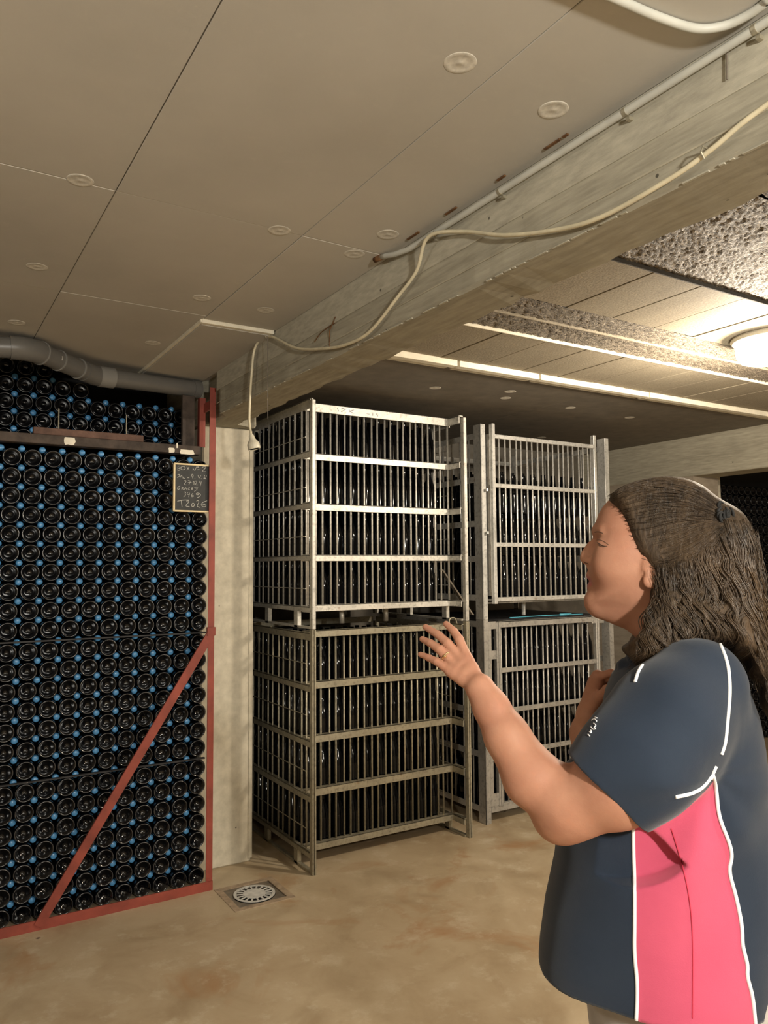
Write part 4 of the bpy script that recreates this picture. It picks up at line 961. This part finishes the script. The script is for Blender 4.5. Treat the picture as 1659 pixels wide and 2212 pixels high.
# collar
G.chain([L(1372, 1416, -.055), L(1350, 1436, -.02), L(1345, 1440, 0), L(1350, 1436, .02), L(1372, 1416, .055)], [.010, .010, .010, .010, .010], .010)
G.chain([L(1372, 1416, -.055), L(1410, 1402, -.075), L(1480, 1395, -.075), L(1510, 1392, 0)], [.013, .013, .013, .013], .012)
G.ell(L(1240, 1720, -.08), (.030, .06, .05), .05); G.ell(L(1240, 1720, .08), (.030, .06, .05), .05)
G.loft(zs, np.array(fr)-.018, np.array(bk_)+.018, np.array(wd)-.018, .002, 2.25, z0=HEM-.05, z1=HEM+.06, cut=True)
V, Q = G.mesh(); del G
# soft folds
ap = L(1540, 1670, -.2); r_ = V-ap; ang = np.arctan2(r_[:, 2], r_[:, 0]); rad = np.hypot(r_[:, 0], r_[:, 2])
near = 1/(1+np.exp((V[:, 1]+.08)/.03)); below = 1/(1+np.exp((V[:, 2]-ap[2])/.02))
f1 = .0050*np.sin(ang*9+rad*6)*np.clip(rad/.1, 0, 1)*near*below*np.exp(-rad/.35)
f2 = .0030*np.sin(V[:, 0]*38+V[:, 2]*22+1.5*np.sin(V[:, 2]*17))*near
f3 = .0075*np.sin(V[:, 0]*26+V[:, 2]*19)*near*np.clip((1.15-V[:, 2])/.25, 0, 1)
V[:, 2] = np.where(V[:, 2] < HEM+.0036, HEM, V[:, 2]); cxx = np.interp(V[:, 2], np.sort(zs), ((np.array(fr)+np.array(bk_))/2)[np.argsort(zs)])
dirv = np.stack([(V[:, 0]-cxx), V[:, 1], 0*V[:, 0]], 1); dirv /= np.linalg.norm(dirv, axis=1)[:, None]+1e-9
V = V+dirv*(f1+f2+f3)[:, None]
sw = W3(V)
def proj(Wp):
    c = (Wp-EYE)@ROT; return np.stack([CX+F_PX*c[:, 0]/c[:, 2], CY+F_PX*c[:, 1]/c[:, 2]], 1)
bvh = BVHTree.FromPolygons([tuple(p) for p in sw], [tuple(int(i) for i in q) for q in Q])
PIPES = [[(1388, 1437), (1378, 1452), (1372, 1474)],
         [(1556, 1392), (1568, 1420), (1575, 1450), (1577, 1500), (1571, 1560), (1567, 1605), (1558, 1630)],
         [(1547, 1655), (1541, 1668), (1536, 1682)],
         [(1540, 1672), (1520, 1700), (1497, 1714), (1458, 1722)],
         [(1540, 1674), (1547, 1700), (1552, 1765), (1576, 1820), (1582, 1852), (1573, 1880), (1590, 1935), (1604, 2005), (1603, 2042), (1616, 2085), (1613, 2108), (1626, 2150), (1632, 2215), (1640, 2290)],
         [(1368, 1786), (1368, 1830), (1371, 1900), (1371, 2000), (1370, 2060), (1378, 2130), (1374, 2215), (1372, 2290)]]
# the pink side panel lies between the two long pipings, below the sleeve
pc = proj(sw)[Q].mean(1); fcn = V[Q].mean(1)
def inpoly(P_, poly):
    x, y = P_[:, 0], P_[:, 1]; r = np.zeros(len(x), bool); n = len(poly)
    for i in range(n):
        (x0, y0), (x1, y1) = poly[i], poly[(i+1) % n]
        if y0 == y1: continue
        r ^= ((y0 > y) != (y1 > y)) & (x < (x1-x0)*(y-y0)/(y1-y0)+x0)
    return r
poly = [(1368, 1740)]+PIPES[5]+[(1372, 2500), (1640, 2500)]+PIPES[4][::-1]+PIPES[3][1:]+[(1430, 1748), (1393, 1772)]
pk = inpoly(pc, poly) & (fcn[:, 1] < -.12) & (-fcn[:, 1] < np.interp(fcn[:, 2], np.sort(zs), np.array(wd)[np.argsort(zs)])+.016)
sl_side = (fcn[:, 1] < -.2) & (fcn[:, 2] > L(1400, 1778, -.2)[2]) & ((fcn-hem_c)@cutn > -.13)
shirt_v, shirt_q = submesh(sw, Q, ~pk)
shirt = pp('shirt', np_mesh('shirt', shirt_v, shirt_q, [M['navy']], PO)); shirt['label'] = 'navy short-sleeved polo shirt'
pv, pq = submesh(sw, Q, pk)
o = pp('side_panel', np_mesh('side_panel', pv, pq, [M['pink']], PO), shirt); o['label'] = 'pink side panel'
def on_shirt(px, py):
    d = ROT@np.array([px-CX, py-CY, F_PX]); d /= np.linalg.norm(d); h = bvh.ray_cast(Vector(EYE), Vector(d)); return None if h[0] is None else np.array(h[0])-d*.001
for pl in PIPES:
    pts = []
    pth = smooth_path(pl, 2)
    for a, b in zip(pth[:-1], pth[1:]):
        for u in np.linspace(0, 1, max(2, int(np.linalg.norm(b-a)/5)), endpoint=False):
            q = on_shirt(*(a*(1-u)+b*u))
            if q is not None and (not pts or np.linalg.norm(q-pts[-1]) < .05): pts.append(q)
    if len(pts) > 2:
        pts = np.array(pts)
        for _ in range(2): pts[1:-1] = (pts[:-2]+2*pts[1:-1]+pts[2:])/4
        o = ppart('piping', MB().tube(list(pts), .0029, 8), 'piping', shirt); o['label'] = 'white piping'
seam = [on_shirt(a, b) for a, b in smooth_path([(1450, 1790), (1466, 1840), (1482, 1900), (1492, 1960), (1497, 2030), (1496, 2200)], 3)]
seam = [s_ for s_ in seam if s_ is not None]
if len(seam) > 2: ppart('seam', MB().tube(seam, .0009, 6), simple('pink_seam', (.50, .03, .07), .8), shirt)
mb = MB()
for st in ([(1276, 1556), (1282, 1552), (1287, 1558)], [(1280, 1562), (1286, 1566), (1281, 1572)], [(1274, 1570), (1279, 1576), (1285, 1574)], [(1271, 1580), (1276, 1584), (1274, 1577)], [(1283, 1549), (1288, 1551)], [(1268, 1586), (1272, 1590)]):
    q = [on_shirt(a+2, b) for a, b in smooth_path(st, 1)]
    if all(x is not None for x in q): mb.tube(q, .0010, 5)
if mb.v: o = ppart('chest_logo', mb, 'piping', shirt); o['label'] = 'small white chest embroidery'

# --- trousers, shoes
T = Field((-.30, -.30, .02), (.26, .30, .98), .006)
cs = -.03
T.loft([.60, .72, .84, .93], [.10, .125, .135, .12], [-.20, -.215, -.215, -.20], [.185, .195, .20, .19], .03)
for t in (-1, 1): T.chain([(cs, .095*t, .78), (cs+.01, .10*t, .48), (cs-.02, .105*t, .07)], [.105, .080, .062], .03)
V, Q = T.mesh()
pp('trousers', np_mesh('trousers', W3(V), Q, [M['trouser']], PO))
for t in (-1, 1):
    T = Field((-.16, .105*t-.07, -.01), (.24, .105*t+.07, .13), .005)
    T.cap((cs-.03, .105*t, .045), (cs+.17, .105*t, .033), .042, .034, .02); T.cap((cs-.02, .105*t, .05), (cs-.02, .105*t, .09), .045, .045, .02)
    T.put(lambda X, Y, Z: (Z-.0+0*X+0*Y).astype(np.float32), (-.16, .105*t-.07, -.01), (.24, .105*t+.07, .002), .003, cut=True)
    V, Q = T.mesh(); pp('shoe', np_mesh('shoe', W3(V), Q, [M['shoe']], PO))

# --- hair: a shaped mass plus strands
HR = Field((-.36, -.22, 1.14), (.14, .22, 1.74), .004)
capo = [(1312, 1080), (1330, 1058), (1360, 1044), (1395, 1034), (1440, 1028), (1485, 1034), (1520, 1050), (1545, 1072), (1572, 1088), (1598, 1110), (1618, 1145), (1620, 1190), (1600, 1260), (1540, 1290), (1470, 1290), (1415, 1262), (1392, 1236), (1366, 1204), (1350, 1170), (1337, 1132), (1326, 1104)]
hz = [(1028, .060), (1070, .080), (1120, .0870), (1200, .0915), (1300, .090)]
hz = sorted([(L(1400, a)[2], b) for a, b in hz])
HR.inflate(chaikin(pts2(capo), 2), .09, .034, .01, wz=([a for a, _ in hz], [b for _, b in hz]))
fall = [(1430, 1190), (1500, 1130), (1560, 1100), (1600, 1108), (1622, 1150), (1634, 1210), (1640, 1270), (1646, 1340), (1654, 1410), (1668, 1480), (1690, 1560), (1672, 1590), (1655, 1545), (1628, 1470), (1600, 1425), (1560, 1395), (1530, 1400), (1480, 1412), (1435, 1432), (1384, 1436), (1356, 1422), (1342, 1402), (1354, 1380), (1364, 1356), (1368, 1325), (1380, 1298), (1402, 1268), (1416, 1230)]
fz2 = sorted([(L(1400, a)[2], b) for a, b in ((1100, .085), (1200, .100), (1300, .118), (1380, .138), (1440, .14), (1590, .10))])
HR.inflate(chaikin(pts2(fall), 2), .14, .045, .02, wz=([a for a, _ in fz2], [b for _, b in fz2]))
def face_hole(X, Y, Z):                                # keeps hair off the face and throat
    a = L(1385, 1330)[0]; b = L(1372, 1290)[0]
    return np.maximum(np.maximum(a-X-.0*Z, Z-L(1400, 1205)[2]), np.abs(Y)-.2).astype(np.float32)
HR.ell(L(1330, 1300), (.060, .16, .080), .01, cut=True)
V, Q = HR.mesh(); Fh = HR
n_ = .004*np.sin(V[:, 2]*160+3*np.sin(V[:, 0]*50)+V[:, 1]*40)+.003*np.sin(V[:, 0]*140+V[:, 2]*60)
lowm = np.clip((L(1400, 1180)[2]-V[:, 2])/.08, 0, 1)
V2 = V.copy(); V2[:, 1] += np.sign(V[:, 1])*n_*lowm; V2[:, 0] += n_*lowm*.5
hair = pp('hair', np_mesh('hair', W3(V2), Q, [M['hair_base']], PO)); hair['label'] = 'wavy brown shoulder-length hair, clipped back'
hb = BVHTree.FromPolygons([tuple(p) for p in V], [tuple(int(i) for i in q) for q in Q])
def surf(s_, z_, side, frac):                          # the hair surface beside (s, z): cast inwards from the side
    h = hb.ray_cast(Vector((s_, side*.4, z_)), Vector((0, -side, 0)))
    return None if h[0] is None else h[0][1]
def lerp_guides(Gd, u):
    i = min(int(u*(len(Gd)-1)), len(Gd)-2); f = u*(len(Gd)-1)-i; return [np.array(a)*(1-f)+np.array(b)*f for a, b in zip(Gd[i], Gd[i+1])]
GA = [[(1318, 1078), (1370, 1048), (1440, 1038), (1520, 1066), (1556, 1108)], [(1324, 1092), (1375, 1066), (1445, 1060), (1510, 1085), (1552, 1114)], [(1334, 1112), (1385, 1096), (1445, 1088), (1505, 1102), (1550, 1122)],
      [(1342, 1138), (1385, 1135), (1440, 1118), (1500, 1118), (1550, 1126)], [(1352, 1168), (1392, 1178), (1446, 1160), (1505, 1138), (1552, 1132)], [(1366, 1200), (1408, 1222), (1468, 1206), (1525, 1168), (1556, 1140)], [(1382, 1222), (1430, 1236), (1490, 1224), (1535, 1186), (1560, 1146)]]
GB = [[(1412, 1222), (1424, 1270), (1400, 1320), (1388, 1365), (1345, 1405)], [(1418, 1225), (1428, 1280), (1408, 1335), (1392, 1385), (1366, 1436)], [(1435, 1225), (1436, 1290), (1422, 1345), (1412, 1395), (1396, 1440)], [(1465, 1215), (1470, 1280), (1462, 1340), (1452, 1390), (1440, 1428)],
      [(1505, 1190), (1514, 1260), (1510, 1330), (1502, 1385), (1494, 1415)], [(1550, 1140), (1566, 1220), (1570, 1300), (1562, 1360), (1550, 1402)], [(1580, 1118), (1602, 1210), (1608, 1300), (1608, 1370), (1606, 1425)],
      [(1604, 1124), (1622, 1220), (1630, 1310), (1636, 1400), (1645, 1490)], [(1616, 1145), (1634, 1240), (1642, 1330), (1656, 1440), (1682, 1560)]]
mb = MB()
def lock(Gd, u, side, count, spread, r, amp, turns, lift, n=24):
    """a wavy lock: strands that share one wave"""
    path = np.array(smooth_path(lerp_guides(Gd, u), 2)); seg = np.r_[0, np.cumsum(np.linalg.norm(np.diff(path, axis=0), axis=1))]
    ph = random.uniform(0, 6.28); jx, jy = random.gauss(0, 4), random.gauss(0, 5); l0 = random.uniform(*lift); turns *= random.uniform(.75, 1.3); amp *= random.uniform(.6, 1.25)
    u1 = random.uniform(.82, 1.06); u0 = random.uniform(0, .12)
    core = []; last = None
    for i in range(n):
        w_ = i/(n-1); f = min(1, (u0+(u1-u0)*w_))
        x = np.interp(f*seg[-1], seg, path[:, 0])+jx; y = np.interp(f*seg[-1], seg, path[:, 1])+jy+(max(0, u0+(u1-u0)*w_-1))*60
        q = L(x, y); env = min(1, w_*1.8+.15); a = ph+turns*2*math.pi*w_*(1+.25*w_)
        s_, z_ = q[0]+amp*env*math.cos(a), q[2]+amp*.25*env*math.sin(a)
        t_ = surf(s_, z_, side, 1)
        if t_ is None: t_ = last if last is not None else side*.03
        elif last is not None: t_ = last*.45+t_*.55
        last = t_; core.append([s_, t_, z_, a, env])
    for _ in range(3):
        for i in range(1, n-1): core[i][1] = (core[i-1][1]+2*core[i][1]+core[i+1][1])/4
    for c in range(count):
        o1, o2 = random.gauss(0, spread), random.gauss(0, spread*.5); tw = random.uniform(-.5, .5); rr = r*random.uniform(.6, 1.4); e1 = random.uniform(.86, 1)
        m_ = max(8, int(n*e1)); pts = []
        for i in range(m_):
            s_, t_, z_, a, env = core[i]; k_ = 1-.55*i/n+.35*math.sin(a*.7)**2
            pts.append(W3(np.array([s_+o1*k_+.0010*math.sin(a*.5+c), t_+side*(l0+amp*.75*env*(1+math.sin(a+tw))*.5+o2*k_), z_+.3*o1*math.sin(a*.6+c)])))
        mb.tube(pts, [rr*min(1, .45+3*i/m_)*min(1, 3*(1-i/(m_-1))+.15) for i in range(m_)], 4, flat=.7)
for k in range(165): lock(GA, random.random(), -1, 8, .0024, .00070, .0016, 1.0, (-.0005, .0015), 16)
for k in range(22): lock(GA, random.random(), 1, 6, .003, .0010, .0016, 1.0, (0, .001), 14)
for k in range(105): lock(GB, random.random()**.9, -1, 11, .0026, .00075, .0105, 1.7, (-.002, .006), 40)
for k in range(34): lock(GB, random.random(), 1, 7, .0035, .0011, .0100, 1.7, (-.001, .004), 32)
for k in range(26): lock(GB, random.uniform(.86, 1), random.choice((-1, 1)), 8, .0045, .0008, .011, 2.2, (-.05, -.01), 36)
o = ppart('hair_strands', mb, 'hair', hair); o['kind'] = 'stuff'
mb = MB()
for k in range(16):
    c0 = L(1556+random.uniform(-8, 9), 1116+random.uniform(-14, 12)); t_ = surf(c0[0], c0[2], -1, 1) or -.05; a0 = random.uniform(0, 6.28)
    mb.tube([W3(np.array([c0[0]+.007*math.cos(a0+u), t_-.002-.002*math.sin(u*2), c0[2]+.009*math.sin(a0+u*1.2)])) for u in np.linspace(0, 2.4, 8)], [.0008, .0018, .0024, .0026, .0026, .0024, .0018, .0008], 5)
ppart('hair_tie', mb, 'black', hair)
